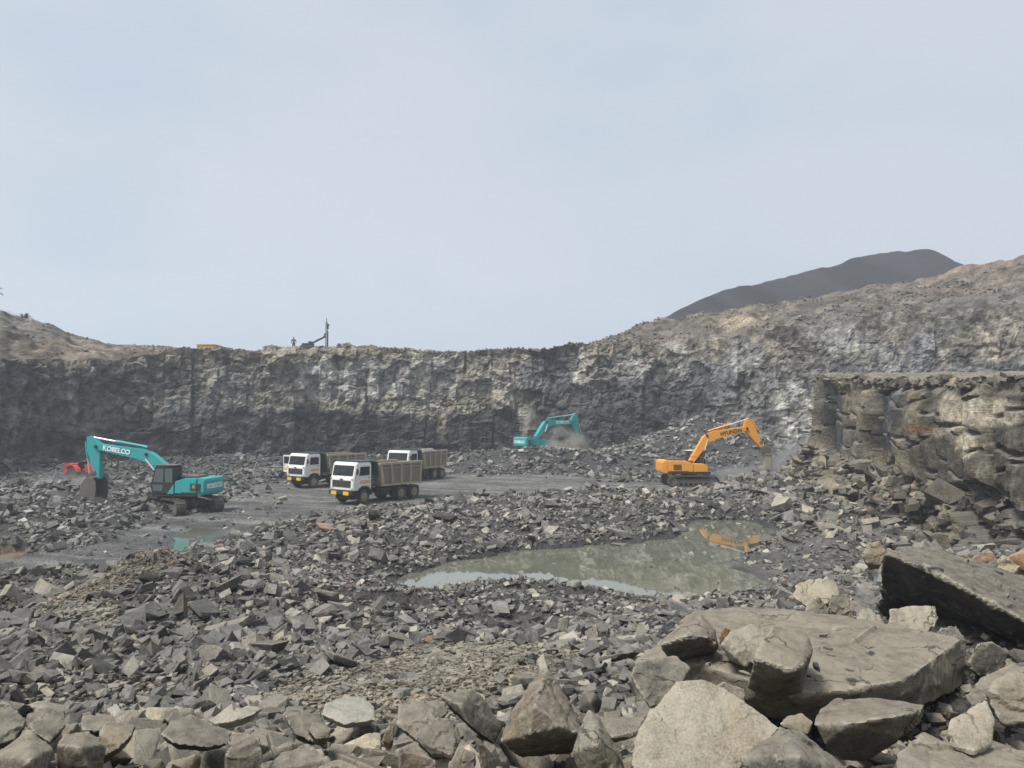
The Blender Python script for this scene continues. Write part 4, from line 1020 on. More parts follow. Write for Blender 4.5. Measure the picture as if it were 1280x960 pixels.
def band(pts, ht):
    """outline of a plate that follows pts with half thickness ht"""
    a, b = [], []
    for i, p in enumerate(pts):
        p0 = pts[max(0, i - 1)]; p1 = pts[min(len(pts) - 1, i + 1)]
        d = Vector((p1[0] - p0[0], p1[1] - p0[1])).normalized(); n = Vector((-d.y, d.x))
        a.append((p[0] + n.x * ht[i], p[1] + n.y * ht[i])); b.append((p[0] - n.x * ht[i], p[1] - n.y * ht[i]))
    return a + b[::-1]

def lerp(a, b, t): return (a[0] + (b[0] - a[0]) * t, a[1] + (b[1] - a[1]) * t)

def excavator(loc, yaw, under, label, paint_m, foot, elbow, tip, top, low, tool, word, side, wordm, backword=None, breaker_end=None, rear=-2.15, fat=1.0):
    """x forward, z up; the arm lies in the xz plane; side = +1 when the left flank faces the viewer"""
    root = empty('excavator', loc, yaw); tag(root, label, 'excavator')
    # undercarriage
    cu, su = math.cos(under), math.sin(under)
    fr = MB(); fr.box((0, 0, .62), (2.0, 1.5, .45)); fr.box((.7, 0, .55), (.5, 2.2, .3)); fr.box((-.7, 0, .55), (.5, 2.2, .3))
    o = fr.build('undercarriage', M_TRACK, root, .03); o.rotation_euler.z = under
    tb = MB(); tb.cyl((0, 0, .82), (0, 0, 1.08), .72, 24); tb.build('turntable', M_BLACK, root)
    for sy in (-1, 1):
        L, rr = 1.72, .46
        prof = [(L + rr * math.cos(a), .47 + rr * math.sin(a)) for a in np.linspace(-math.pi / 2, math.pi / 2, 9)] + [(0, .955)] + [(-L + rr * math.cos(a), .47 + rr * math.sin(a)) for a in np.linspace(math.pi / 2, 3 * math.pi / 2, 9)]
        b = MB(); n = len(prof)
        inn = [((x / (L + rr)) * (L + rr - .07), .47 + (z - .47) * .86) for x, z in prof]
        y0, y1 = sy * 1.2 - .3, sy * 1.2 + .3
        for i in range(n):
            j = (i + 1) % n
            vs = [(prof[i][0], y0, prof[i][1]), (prof[j][0], y0, prof[j][1]), (inn[j][0], y0, inn[j][1]), (inn[i][0], y0, inn[i][1])]
            vs += [(v[0], y1, v[2]) for v in vs]
            b.add(vs, [(0, 1, 2, 3), (7, 6, 5, 4), (0, 4, 5, 1), (1, 5, 6, 2), (2, 6, 7, 3), (3, 7, 4, 0)])
        m = 46
        per = [(Vector(prof[i]), Vector(prof[(i + 1) % n])) for i in range(n)]; tot = sum((q - p).length for p, q in per)
        for k in range(m):
            d = tot * k / m
            for p, q in per:
                l = (q - p).length
                if d <= l:
                    c = p + (q - p) * (d / l); ang = math.atan2((q - p).y, (q - p).x)
                    b.box((c.x, sy * 1.2, c.y), (.06, .6, .07), (0, -ang, 0)); break
                d -= l
        tr = b.build('track', M_TRACK, root); tr.rotation_euler.z = under
        s = MB(); s.box((0, sy * 1.2, .47), (3.3, .28, .36)); 
        s.build('track_frame', M_STEEL, tr, .03)
        for x, r in ((-L, .36), (L, .34)):
            MB().cyl((x, sy * 1.2 - .2, .47), (x, sy * 1.2 + .2, .47), r, 18).build('sprocket', M_STEEL, tr)
        s = MB()
        for k in range(7): s.cyl((-1.3 + k * .43, sy * 1.2 - .17, .2), (-1.3 + k * .43, sy * 1.2 + .17, .2), .1, 10)
        s.build('roller', M_STEEL, tr)
    # upper structure
    b = MB(); b.box(((rear + 1.55) / 2, 0, 1.15), (1.55 - rear, 2.5, .16)); b.build('platform', M_BLACK, root, .02)
    b = MB(); b.prism([(rear, 1.24), (.05, 1.24), (.05, 2.0), (-.5, 2.18), (rear, 2.22)], -1.27, 1.27); body = b.build('engine_housing', paint_m, root, .06)
    b = MB(); b.prism([(.06, 1.24), (1.3, 1.24), (1.3, 1.75), (1.05, 1.93), (.06, 1.96)], -1.27, -.42); b.build('fuel_tank', paint_m, root, .05)
    b = MB(); P = [(rear, 1.10), (rear, 2.25)] + [(rear - .5 * min(1, 1.5 * math.sin(a)), 1.68 + .57 * math.copysign(abs(math.cos(a)) ** .7, math.cos(a))) for a in np.linspace(.2, math.pi - .3, 9)]
    b.prism(P, -1.25, 1.25); cw = b.build('counterweight', paint_m, root, .1)
    for sy in (-1, 1):
        b = MB()
        for k in range(7): b.box((-1.35, sy * 1.275, 1.45 + k * .07), (.7, .025, .03))
        b.build('louvre', M_BLACK, body)
        b = MB(); b.box((-1.25, sy * 1.272, 1.32), (1.7, .012, .05)); b.build('stripe', M_BLACK, body)
    b = MB(); b.box((rear + .8, .1, 2.27), (1.3, 1.3, .12)); b.build('engine_hood', M_STEEL, root, .04)
    MB().cyl((-1.6, -.8, 2.2), (-1.6, -.8, 2.65), .07, 10).build('exhaust', M_STEEL, root)
    b = MB(); b.tube([(-.9, -1.15, 2.1), (-.9, -1.15, 2.6), (.95, -1.15, 2.5), (.95, -1.15, 1.95)], .022); b.build('handrail', M_STEEL, root); b = MB(); b.tube([(rear + .05, .9, 2.25), (rear + .05, .9, 2.5), (-.6, .9, 2.5), (-.6, .9, 2.1)], .022); b.build('handrail', M_STEEL, root)
    # cab on the left
    b = MB(); b.prism([(.05, 1.23), (1.5, 1.23), (1.62, 1.75), (1.35, 2.85), (1.2, 2.98), (.15, 2.98), (.05, 2.85)], .32, 1.28); cab = b.build('cab', M_BLACK, root, .04)
    for sy in (.312, 1.288):
        b = MB()
        for P in ([(.76, 1.95), (1.42, 1.95), (1.26, 2.78), (.76, 2.8)], [(.15, 1.95), (.64, 1.95), (.64, 2.8), (.18, 2.8)], [(.8, 1.4), (1.4, 1.4), (1.46, 1.8), (.8, 1.8)]): b.prism(P, sy - .008, sy + .008)
        b.build('window', M_GLASS, cab)
    b = MB(); b.add([(1.635, .4, 1.78), (1.635, 1.2, 1.78), (1.375, 1.2, 2.84), (1.375, .4, 2.84), (1.60, .4, 1.78), (1.60, 1.2, 1.78), (1.34, 1.2, 2.84), (1.34, .4, 2.84)], [(0, 1, 2, 3), (7, 6, 5, 4), (0, 4, 5, 1), (1, 5, 6, 2), (2, 6, 7, 3), (3, 7, 4, 0)]); b.build('windscreen', M_GLASS, cab)
    b = MB(); b.box((.72, .8, 3.0), (1.5, 1.0, .06)); b.build('cab_roof', M_STEEL if paint_m is M_TEAL else M_WHITE, cab, .02)
    b = MB(); b.prism([(.06, 1.24), (.5, 1.24), (.06, 1.85)], 1.285, 1.30); b.build('door_panel', paint_m, cab)
    # boom
    mid = [lerp(lerp(foot, elbow, t), lerp(elbow, tip, t), t) for t in (.36, .44, .5, .56, .64)]
    mid = [lerp(m_, elbow, .55) for m_ in mid]
    pts = [foot, lerp(foot, mid[0], .5)] + mid + [lerp(mid[-1], tip, .5), tip]
    b = MB(); b.prism(band(pts, [.2, .33 * fat, .42 * fat, .44 * fat, .45 * fat, .44 * fat, .42 * fat, .33 * fat, .2]), -.27, .27); bo = b.build('boom', paint_m, root, .03)
    b = MB()
    for p in (foot, tip, elbow): b.cyl((p[0], -.33, p[1]), (p[0], .33, p[1]), .11, 12)
    b.build('pin', M_BLACK, bo)
    b = MB(); b.tube([(p[0] - .02, .1, p[1] + .5) for p in pts[2:8]], .03); b.tube([(p[0] - .02, -.1, p[1] + .5) for p in pts[2:8]], .03); b.build('hose', M_BLACK, bo)
    d = Vector((tip[0] - mid[-1][0], 0, tip[1] - mid[-1][1])).normalized()
    c = lerp(mid[-1], tip, .52); up = Vector((-d.z, 0, d.x))
    if side > 0: text(word, .42, wordm, bo, (c[0], .285, c[1]), -d, up, bold=.012)
    else: text(word, .44, wordm, bo, (c[0], -.285, c[1]), d, up, bold=.012)
    # cylinders
    def ram(name, a, b_, y, t, r1=.1, r2=.055):
        a = Vector((a[0], y, a[1])); b_ = Vector((b_[0], y, b_[1])); m = a.lerp(b_, t)
        bar = MB().cyl(a, m, r1, 14).build(name, paint_m if name != 'lift_cylinder' else M_BLACK, root)
        MB().cyl(m, b_, r2, 12).build('rod', M_CHROME, bar)
    anchor = lerp(elbow, lerp(foot, elbow, .6), .15)
    for y in (-.4, .4): ram('lift_cylinder', (foot[0] + .75, foot[1] - .35), (anchor[0] + .12, anchor[1] - .2), y, .58)
    ram('stick_cylinder', (mid[1][0] + .1, mid[1][1] + .62), (top[0], top[1] - .02), 0, .56, .11, .06)
    # stick
    pv = tip
    b = MB(); P = [(top[0] - .14, top[1] + .1), (top[0] + .12, top[1] + .12)]
    ax = Vector((low[0] - top[0], low[1] - top[1])).normalized(); nn = Vector((-ax.y, ax.x))
    if nn.x < 0: nn = -nn                      # away from the machine
    q = lerp(top, low, .3)
    outer = [(top[0] + nn.x * .2, top[1] + nn.y * .2 + .05), (q[0] + nn.x * .34, q[1] + nn.y * .34), (low[0] + nn.x * .14, low[1] + nn.y * .14)]
    inner = [(low[0] - nn.x * .14, low[1] - nn.y * .14), (pv[0] - nn.x * .26, pv[1] - .12), (pv[0] - nn.x * .3, pv[1] + .12), (top[0] - nn.x * .16, top[1] - nn.y * .16)]
    b.prism(outer + inner, -.2, .2); st = b.build('stick', paint_m, root, .03)
    ram('tool_cylinder', (top[0] + nn.x * .42 + ax.x * .25, top[1] + nn.y * .42 + ax.y * .25), (low[0] + nn.x * .62 - ax.x * .35, low[1] + nn.y * .62 - ax.y * .35), 0, .5, .075, .05)
    b = MB(); k1 = (low[0] + nn.x * .62 - ax.x * .35, low[1] + nn.y * .62 - ax.y * .35)
    for y in (-.24, .24):
        b = MB(); b.prism(band([(low[0] - ax.x * .5, low[1] - ax.y * .5), k1], [.07, .07]), y - .03, y + .03); b.prism(band([k1, (low[0] + nn.x * .42 + ax.x * .12, low[1] + nn.y * .42 + ax.y * .12)], [.07, .07]), y - .03, y + .03); b.build('linkage', M_STEEL, root)
    if tool == 'bucket':
        x0, z0 = low; f = .97
        outl = [(0, .12), (.34, .16), (.62, -.02), (.9, -.42), (.92, -.82), (.72, -1.15), (.4, -1.32), (-.12, -1.42)]
        mouth = [(-.12, -1.42), (-.22, -.7), (-.18, -.15)]
        b = MB(); Q = [(x0 + x * f, z0 + z * f) for x, z in outl]
        for i in range(len(Q) - 1): b.prism(band([Q[i], Q[i + 1]], [.03, .03]), -.62, .62)
        S = [(x0 + x * f, z0 + z * f) for x, z in outl + mouth[1:]]
        for y in (-.62, .62): b.prism(S, y - .025, y + .025)
        bk = b.build('bucket', M_STEEL, root)
        for k in range(5):
            y = -.54 + k * .27
            t = MB(); t.prism([(Q[-1][0] + .12, Q[-1][1] + .05), (Q[-1][0] - .02, Q[-1][1] + .06), (Q[-1][0] - .26, Q[-1][1] - .04), (Q[-1][0] - .02, Q[-1][1] - .05)], y - .055, y + .055); t.build('tooth', M_CHROME, bk)
    else:
        ex, ez = breaker_end; tx, tz = low[0] + .32, low[1] - .18
        b = MB(); b.box((tx, 0, tz - .1), (.86, .62, .5)); br = b.build('breaker_bracket', M_STEEL, root, .05)
        b = MB(); b.box(((tx + ex) / 2 + .02, 0, (tz + ez) / 2 + .1), (.62, .56, tz - ez - .5)); hb = b.build('breaker', M_GREYP, root, .06)
        MB().cyl((tx * .3 + ex * .7, 0, ez + .35), (ex, 0, ez - .1), .09, 12).build('chisel', M_STEEL, hb)
        b = MB(); b.box(((tx + ex) / 2 + .02, 0, tz - .42), (.72, .66, .12)); b.build('collar', M_GREYP, hb, .02)
    if backword:
        text(backword, .42, wordm, cw, (rear - .513, 0, 1.68), (0, -1, 0), (0, 0, 1), bold=.012)
        b = MB(); b.box((rear + .2, side * 1.275, 1.7), (.18, .02, .22)); b.build('warning_sticker', M_YELLOW, body)
    return root

# near teal machine: faces left and slightly away
def gh(x, y): return float(height(np.array([x]), np.array([y]), False)[0])
p = at(233, 560, 49.2)
excavator((p[0], 49.2, .05), R(180 - 7), R(-36), 'teal excavator with lowered bucket standing on the left beside the turquoise puddle', M_TEAL, (.3, 2.0), (2.55, 3.62), (6.05, 4.1), (6.6, 4.75), (5.95, 2.0), 'bucket', 'KOBELCO', 1, M_TEXTW, 'KOBELCO', None, -1.45, .82)
p = at(667, 560, 88)
excavator((p[0], 88, 1.45), R(36), R(8), 'teal excavator digging behind a rock heap against the far wall', M_TEAL, (.2, 2.0), (1.7, 3.95), (5.7, 3.9), (6.1, 4.85), (6.6, 2.15), 'bucket', 'KOBELCO', -1, M_TEXTW, 'KOBELCO', None, -1.5, .9)
p = at(861, 560, 67.2)
excavator((p[0], 67.2, .06), R(3), R(0), 'orange excavator with a hydraulic rock breaker working on the right', M_ORANGE, (.15, 2.05), (1.55, 4.35), (5.1, 4.95), (5.1, 5.75), (6.45, 3.3), 'breaker', 'HYUNDAI', -1, M_TEXTD, None, (7.15, .95), -2.15, .88)

# ------------------------------------------------------------------ tipper trucks
def make_truck():
    root = empty('dump_truck'); tag(root, 'white', 'truck')
    b = MB()
    for y in (-.42, .42): b.box((-.2, y, .78), (6.4, .12, .26))
    for x in (-2.9, -1.9, -.6, .6, 1.6, 2.6): b.box((x, 0, .78), (.14, .84, .2))
    b.cyl((2.3, -.9, .52), (2.3, .9, .52), .09, 10); b.cyl((-1.25, -.9, .52), (-1.25, .9, .52), .12, 10); b.cyl((-2.6, -.9, .52), (-2.6, .9, .52), .12, 10)
    b.build('chassis', M_CHASSIS, root)
    b = MB(); b.box((.25, .85, .72), (.9, .5, .5)); b.build('fuel_tank', M_CHASSIS, root, .06)
    b = MB(); b.box((.25, -.85, .72), (.7, .5, .46)); b.build('battery_box', M_CHASSIS, root, .03)
    # cab
    b = MB(); prof = [(1.66, .95), (1.66, 2.72), (1.78, 2.86), (2.9, 2.88), (3.05, 2.78), (3.24, 1.95), (3.32, 1.72), (3.34, .98), (2.85, .95), (2.78, 1.1), (2.55, 1.24), (2.05, 1.24), (1.82, 1.1), (1.75, .95)]
    b.prism(prof, -1.18, 1.18); cab = b.build('cab', M_WHITE, root, .05)
    b = MB(); b.add([(3.10, -1.02, 2.66), (3.10, 1.02, 2.66), (3.262, 1.02, 1.98), (3.262, -1.02, 1.98), (3.06, -1.02, 2.66), (3.06, 1.02, 2.66), (3.20, 1.02, 1.98), (3.20, -1.02, 1.98)], [(3, 2, 1, 0), (4, 5, 6, 7), (0, 1, 5, 4), (1, 2, 6, 5), (2, 3, 7, 6), (3, 0, 4, 7)]); ws = b.build('windscreen', M_TGLASS, cab)
    b = MB(); b.tube([(3.29, -.8, 2.0), (3.25, -.1, 2.16)], .012, 6); b.tube([(3.29, .1, 2.0), (3.25, .75, 2.16)], .012, 6); b.build('wiper', M_BLACK, ws)
    b = MB(); b.box((3.345, 0, 1.42), (.04, 1.86, .46)); gr = b.build('grille', M_BLACK, cab, .01)
    b = MB()
    for k in range(5): b.box((3.37, 0, 1.25 + k * .085), (.02, 1.8, .025))
    b.build('grille_bar', M_STEEL, gr)
    b = MB(); b.box((3.375, 0, 1.74), (.03, .3, .07)); b.build('badge', M_BLACK, cab)
    for y in (-.98, .98): 
        b = MB(); b.box((3.36, y, 1.1), (.05, .3, .18)); b.build('headlight', M_LAMP, cab, .02)
        b = MB(); b.box((3.34, y * 1.08, 1.78), (.04, .16, .09)); b.build('indicator_lamp', M_STRIPE, cab, .01)
    b = MB(); b.box((3.36, 0, .82), (.22, 2.36, .26)); bp = b.build('bumper', M_CHASSIS, root, .03)
    for y in (-.62, .62):
        b = MB(); b.box((3.485, y, .80), (.03, .55, .24)); pl = b.build('number_plate', M_YELLOW, bp)
    b = MB(); b.box((2.9, 0, .5), (.5, 1.6, .3)); b.build('front_axle_guard', M_CHASSIS, root)
    for y in (-1.12, 1.12):
        b = MB(); P = [(2.3 + .64 * math.cos(a), .56 + .64 * math.sin(a)) for a in np.linspace(.1, math.pi - .1, 11)]
        for p_, q_ in zip(P[:-1], P[1:]): b.prism(band([p_, q_], [.045, .045]), y - .12, y + .09)
        b.build('mudguard', M_CHASSIS, root)
    # doors, hinged at their front edge
    for y in (-1, 1):
        hx = 2.86
        b = MB(); b.prism([(1.80, 1.28), (2.05, 1.26), (2.55, 1.26), (2.84, 1.12), (2.95, 1.35), (2.97, 1.95), (2.84, 2.7), (1.80, 2.7)], y * 1.2 - .022, y * 1.2 + .022)
        d = b.build('door', M_WHITE, root, .012, off=(hx, y * 1.19, 0))
        b = MB(); b.prism([(1.9 - hx, 1.98), (2.82 - hx, 1.98), (2.72 - hx, 2.58), (1.9 - hx, 2.58)], y * .035 + -.012, y * .035 + .012); b.build('side_window', M_TGLASS, d)
        b = MB(); b.box((2.3 - hx, y * .035, 1.5), (.92, .012, .12)); b.box((2.3 - hx, y * .035, 1.62), (.8, .012, .06)); b.build('stripe', M_STRIPE, d)
        b = MB(); b.box((1.96 - hx, y * .045, 1.83), (.16, .03, .04)); b.build('handle', M_BLACK, d)
        b = MB(); b.tube([(.2, y * .1, 2.5), (.35, y * .25, 2.5), (.35, y * .25, 2.0), (.2, y * .1, 2.0)], .015, 6); b.box((.35, y * .27, 2.27), (.05, .2, .36)); b.build('mirror', M_BLACK, d)
    # wheels
    for x, ys in ((2.3, (1.02,)), (-1.25, (1.0,)), (-2.6, (1.0,))):
        for s in (-1, 1):
            wd = .28 if x > 0 else .52
            yc = s * ((1.16 if x > 0 else 1.2) - wd / 2)
            b = MB(); r = .51
            b.lathe_y([(-wd / 2, r * .62), (-wd / 2, r * .93), (-wd / 2 + .04, r), (wd / 2 - .04, r), (wd / 2, r * .93), (wd / 2, r * .62), (wd / 2 - .03, r * .58)], (0, 0, 0), 28)
            wh = b.build('wheel', M_TYRE, root); wh.location = (x, yc, .51)
            b = MB(); e = s * wd / 2
            if x > 0: b.lathe_y([(e - s * .05, .30), (e - s * .02, .315), (e - s * .005, .29), (e + s * .02, .17), (e + s * .07, .12), (e + s * .08, .02)][::1], (0, 0, 0), 20)
            else: b.lathe_y([(e - s * .02, .315), (e - s * .05, .28), (e - s * .16, .2), (e - s * .12, .13), (e + s * .02, .11), (e + s * .03, .02)], (0, 0, 0), 20)
            b.build('rim', M_RIM, wh, smooth=False)
    # tipper body
    x0, x1, zb, zt, w1, w0 = 1.05, -3.3, 1.12, 2.72, 1.24, 1.16
    b = MB(); b.box(((x0 + x1) / 2, 0, zb + .03), (x0 - x1 - .3, 2 * w0, .1)); body = b.build('tipper_body', M_BEDIN, root)
    xs0 = .80
    for s in (-1, 1):
        b = MB(); P = [(xs0, zb), (x1 + .1, zb), (x1, zt), (x0 + .12, zt + .02)]
        vs = []
        for off in (0, .06):
            for x, z in P:
                y = w0 + (w1 - w0) * (z - zb) / (zt - zb)
                vs.append((x, s * (y + off - .03), z))
        b.add(vs, [(0, 1, 2, 3), (7, 6, 5, 4), (0, 4, 5, 1), (1, 5, 6, 2), (2, 6, 7, 3), (3, 7, 4, 0)])
        sd = b.build('side_wall', M_TIPPER, root, .01)
        r = MB()
        def rib(xa, xb, za, zc, dpt):
            ya = w0 + (w1 - w0) * (za - zb) / (zt - zb) + .03; yc = w0 + (w1 - w0) * (zc - zb) / (zt - zb) + .03
            vs = [(xa - .075, s * ya, za), (xa + .075, s * ya, za), (xb + .075, s * yc, zc), (xb - .075, s * yc, zc)]
            vs += [(v[0], v[1] + s * dpt, v[2]) for v in vs]
            r.add(vs, [(0, 1, 2, 3), (7, 6, 5, 4), (0, 4, 5, 1), (1, 5, 6, 2), (2, 6, 7, 3), (3, 7, 4, 0)])
        for k, t in enumerate((.03, .26, .49, .72, .975)):
            xa = xs0 - .06 + (x1 + .22 - xs0) * t; xb = x0 + (x1 + .08 - x0) * t
            rib(xa, xb, zb + .02, zt - .02, .15)
        r.box(((x0 + x1) / 2 + .05, s * (w1 + .045), zt - .04), (x0 - x1 - .05, .2, .16)); r.box(((xs0 + x1) / 2, s * (w0 + .045), zb + .06), (xs0 - x1 - .12, .18, .14)); r.box(((x0 + x1) / 2 + .02, s * (w1 + .02), zt - .33), (x0 - x1 - .15, .09, .07))
        r.build('rib', M_RIB, sd)
        li = MB(); P = [(xs0 - .05, zb + .12), (x1 + .15, zb + .12), (x1 + .05, zt - .02), (x0, zt - .02)]
        vs = [(x, s * (w0 + (w1 - w0) * (z - zb) / (zt - zb) - .036), z) for x, z in P] + [(x, s * (w0 + (w1 - w0) * (z - zb) / (zt - zb) - .046), z) for x, z in P]
        li.add(vs, [(0, 1, 2, 3), (7, 6, 5, 4), (0, 4, 5, 1), (1, 5, 6, 2), (2, 6, 7, 3), (3, 7, 4, 0)]); li.build('lining', M_BEDIN, sd)
    b = MB(); b.add([(.78, -w0, zb), (.78, w0, zb), (1.22, w1, zt + .12), (1.22, -w1, zt + .12), (.70, -w0, zb), (.70, w0, zb), (1.14, w1, zt + .12), (1.14, -w1, zt + .12)], [(0, 1, 2, 3), (7, 6, 5, 4), (0, 4, 5, 1), (1, 5, 6, 2), (2, 6, 7, 3), (3, 7, 4, 0)]); hb = b.build('headboard', M_BOARD, root)
    b = MB(); b.box((2.0, 0, zt + .2), (1.7, 2.3, .06)); b.box((2.83, 0, zt + .23), (.06, 2.3, .1)); b.build('canopy', M_BOARD, hb)
    b = MB(); b.box((x1 - .02, 0, (zb + zt) / 2), (.09, 2 * w0 + .05, zt - zb - .1))
    for y in (-.8, 0, .8): b.box((x1 - .09, y, (zb + zt) / 2), (.08, .1, zt - zb - .15))
    tg = b.build('tailgate', M_TIPPER, root, .01)
    b = MB(); b.cyl((.62, 0, .95), (.9, 0, 2.2), .11, 12); b.build('tipping_ram', M_STEEL, root)
    for y in (-.75, .75):
        b = MB(); b.box((-3.3, y, .86), (.06, .3, .12)); b.build('tail_light', M_RED, root)
    return root

def pile(loc, yaw, label, cat, seed, hgt, name, amp=.1):
    """load heaped inside a tipper"""
    xx, yy = np.meshgrid(np.linspace(-3.2, .98, 46), np.linspace(-1.15, 1.15, 26))
    e = np.minimum(sstep(-3.2, -2.2, xx) * sstep(1.0, .2, xx), sstep(1.2, .2, np.abs(yy)))
    z = 2.25 + hgt * e + amp * fbm(xx / .3, yy / .3, xx * 0 + seed, 3, seed) + amp * 1.4 * (worley(xx / .35, yy / .35, xx * 0 + seed, seed)[0] - .5)
    me = np_mesh(name, np.stack([xx, yy, z], -1).reshape(-1, 3), grid_faces(*xx.shape), False, np.tile([.20, .19, .165], (xx.size, 1)) * (.6 + .8 * worley(xx / .35, yy / .35, xx * 0 + seed, seed)[0].reshape(-1, 1)))
    bm = bmesh.new(); bm.from_mesh(me)
    r = bmesh.ops.extrude_face_region(bm, geom=list(bm.faces)); 
    for v in [g for g in r['geom'] if isinstance(g, bmesh.types.BMVert)]: v.co.z = 1.22
    bmesh.ops.recalc_face_normals(bm, faces=bm.faces); bm.to_mesh(me); bm.free()
    o = link(name, me, M_RUBBLE); o.location = loc; o.rotation_euler.z = yaw
    return tag(o, label, cat, None, 'stuff')

def heading(fx, fy): return math.atan2(fy, fx)
t1 = make_truck(); t1.location = (-9.7, 55.6, .06); t1.rotation_euler.z = heading(-.60, -.80)
t1['label'] = 'white tipper truck with two yellow number plates standing in front of the other two'; t1['group'] = 'tipper trucks on the haul road'
t2 = copy_tree(t1); t2.location = (-16.1, 67.2, .06); t2.rotation_euler.z = heading(-.61, -.79); t2['label'] = 'white tipper truck with its door hanging open, left of the other two'
t3 = copy_tree(t1); t3.location = (-9.0, 73.2, .06); t3.rotation_euler.z = heading(-.45, -.89); t3['label'] = 'white tipper truck heaped with broken rock, half hidden behind another truck'
for ch in t2.children:
    if ch.name.startswith('door') and ch.location.y < 0: ch.rotation_euler.z = R(92); ch['label'] = 'open door'
pile(t3.location, t3.rotation_euler.z, 'broken rock heaped above the rim of the rearmost truck', 'rock load', 5, .62, 'rock_load')
pile(t1.location, t1.rotation_euler.z, 'low brown load of stones inside the front truck', 'rock load', 9, -.12, 'rock_load')

# ------------------------------------------------------------------ red tractor behind the teal bucket
def tractor(loc, yaw):
    root = empty('tractor', loc, yaw); tag(root, 'small red tractor with big rear wheels behind the teal bucket on the left', 'tractor')
    b = MB(); b.prism([(.2, .85), (1.75, .85), (1.85, 1.0), (1.8, 1.35), (.9, 1.48), (.2, 1.5)], -.33, .33); b.build('hood', M_RED, root, .05)
    b = MB(); b.box((.3, 0, .72), (2.6, .36, .36)); b.build('gearbox', M_CHASSIS, root, .04)
    for s in (-1, 1):
        b = MB(); b.lathe_y([(-.17, .42), (-.17, .62), (-.12, .68), (.12, .68), (.17, .62), (.17, .42)], (0, 0, 0), 22); w_ = b.build('rear_wheel', M_TYRE, root); w_.location = (-.6, s * .78, .68)
        b = MB(); b.lathe_y([(-.13, .42), (.05, .3), (.13, .42)], (0, 0, 0), 18); b.build('rim', M_RED, w_)
        b = MB(); b.lathe_y([(-.1, .22), (-.1, .36), (-.07, .4), (.07, .4), (.1, .36), (.1, .22)], (0, 0, 0), 18); w_ = b.build('front_wheel', M_TYRE, root); w_.location = (1.5, s * .66, .4)
        b = MB(); b.lathe_y([(-.08, .22), (.03, .14), (.08, .22)], (0, 0, 0), 14); b.build('rim', M_RED, w_)
        b = MB(); P = [(-.6 + .78 * math.cos(a), .68 + .78 * math.sin(a)) for a in np.linspace(.35, 2.5, 8)]
        for p_, q_ in zip(P[:-1], P[1:]): b.prism(band([p_, q_], [.03, .03]), s * .78 - .22, s * .78 + .2)
        b.build('mudguard', M_RED, root)
    b = MB(); b.box((-.55, 0, 1.22), (.45, .5, .1)); b.box((-.76, 0, 1.45), (.08, .5, .42)); b.build('seat', M_BLACK, root, .03)
    b = MB(); b.cyl((.1, 0, 1.4), (-.08, 0, 1.68), .025); b.cyl((-.08, 0, 1.66), (-.1, 0, 1.69), .2, 18); b.build('steering_wheel', M_BLACK, root)
    MB().cyl((1.2, .12, 1.4), (1.2, .12, 2.0), .04).build('exhaust', M_STEEL, root)
    b = MB(); b.prism([(-2.3, .7), (-1.25, .7), (-1.25, 1.5), (-2.1, 1.55), (-2.3, 1.3)], -.5, .5); b.build('compressor', M_RED, root, .06)
    return root
p = onz(108, 607, .35); tractor((p[0], p[1], gh(p[0], p[1]) - .02), R(-28))

# ------------------------------------------------------------------ on the rim
def rim_at(px, Y):
    s = (px - 640) / 960 * Y
    i = int(np.argmin(np.abs(RIM[:, 0] / RIM[:, 1] - s / Y)))
    return RIM[i]
# ochre tipper peeping over
def rim_truck():
    p = at(261.5, 439, 104); root = empty('dump_truck', (p[0], p[1], p[2] - 1.5), R(0)); tag(root, 'ochre tipper truck standing beyond the wall rim, only its body showing', 'truck')
    b = MB(); b.prism([(-1.35, 1.35), (-1.2, 2.32), (1.3, 2.32), (1.2, 1.35)], -1.1, 1.1); b.build('tipper_body', M_OCHRE, root, .03)
    b = MB()
    for k in range(5): b.box((-1.05 + k * .5, -1.13, 1.85), (.07, .06, .85))
    b.box((0, -1.13, 2.3), (2.6, .08, .1)); b.build('rib', M_OCHRE, root)
    b = MB(); b.box((.2, 0, 1.2), (3.4, .9, .25)); b.build('chassis', M_CHASSIS, root)
    b = MB(); b.prism([(1.45, .9), (1.45, 2.0), (1.6, 2.1), (2.2, 2.05), (2.35, 1.5), (2.35, .9)], -1.05, 1.05); b.build('cab', M_CHASSIS, root, .04)
    for x in (-.75, 1.85):
        for s in (-1, 1):
            b = MB(); b.lathe_y([(-.13, .3), (-.13, .46), (.13, .46), (.13, .3)], (0, 0, 0), 18); w_ = b.build('wheel', M_TYRE, root); w_.location = (x, s * .95, .95)
rim_truck()

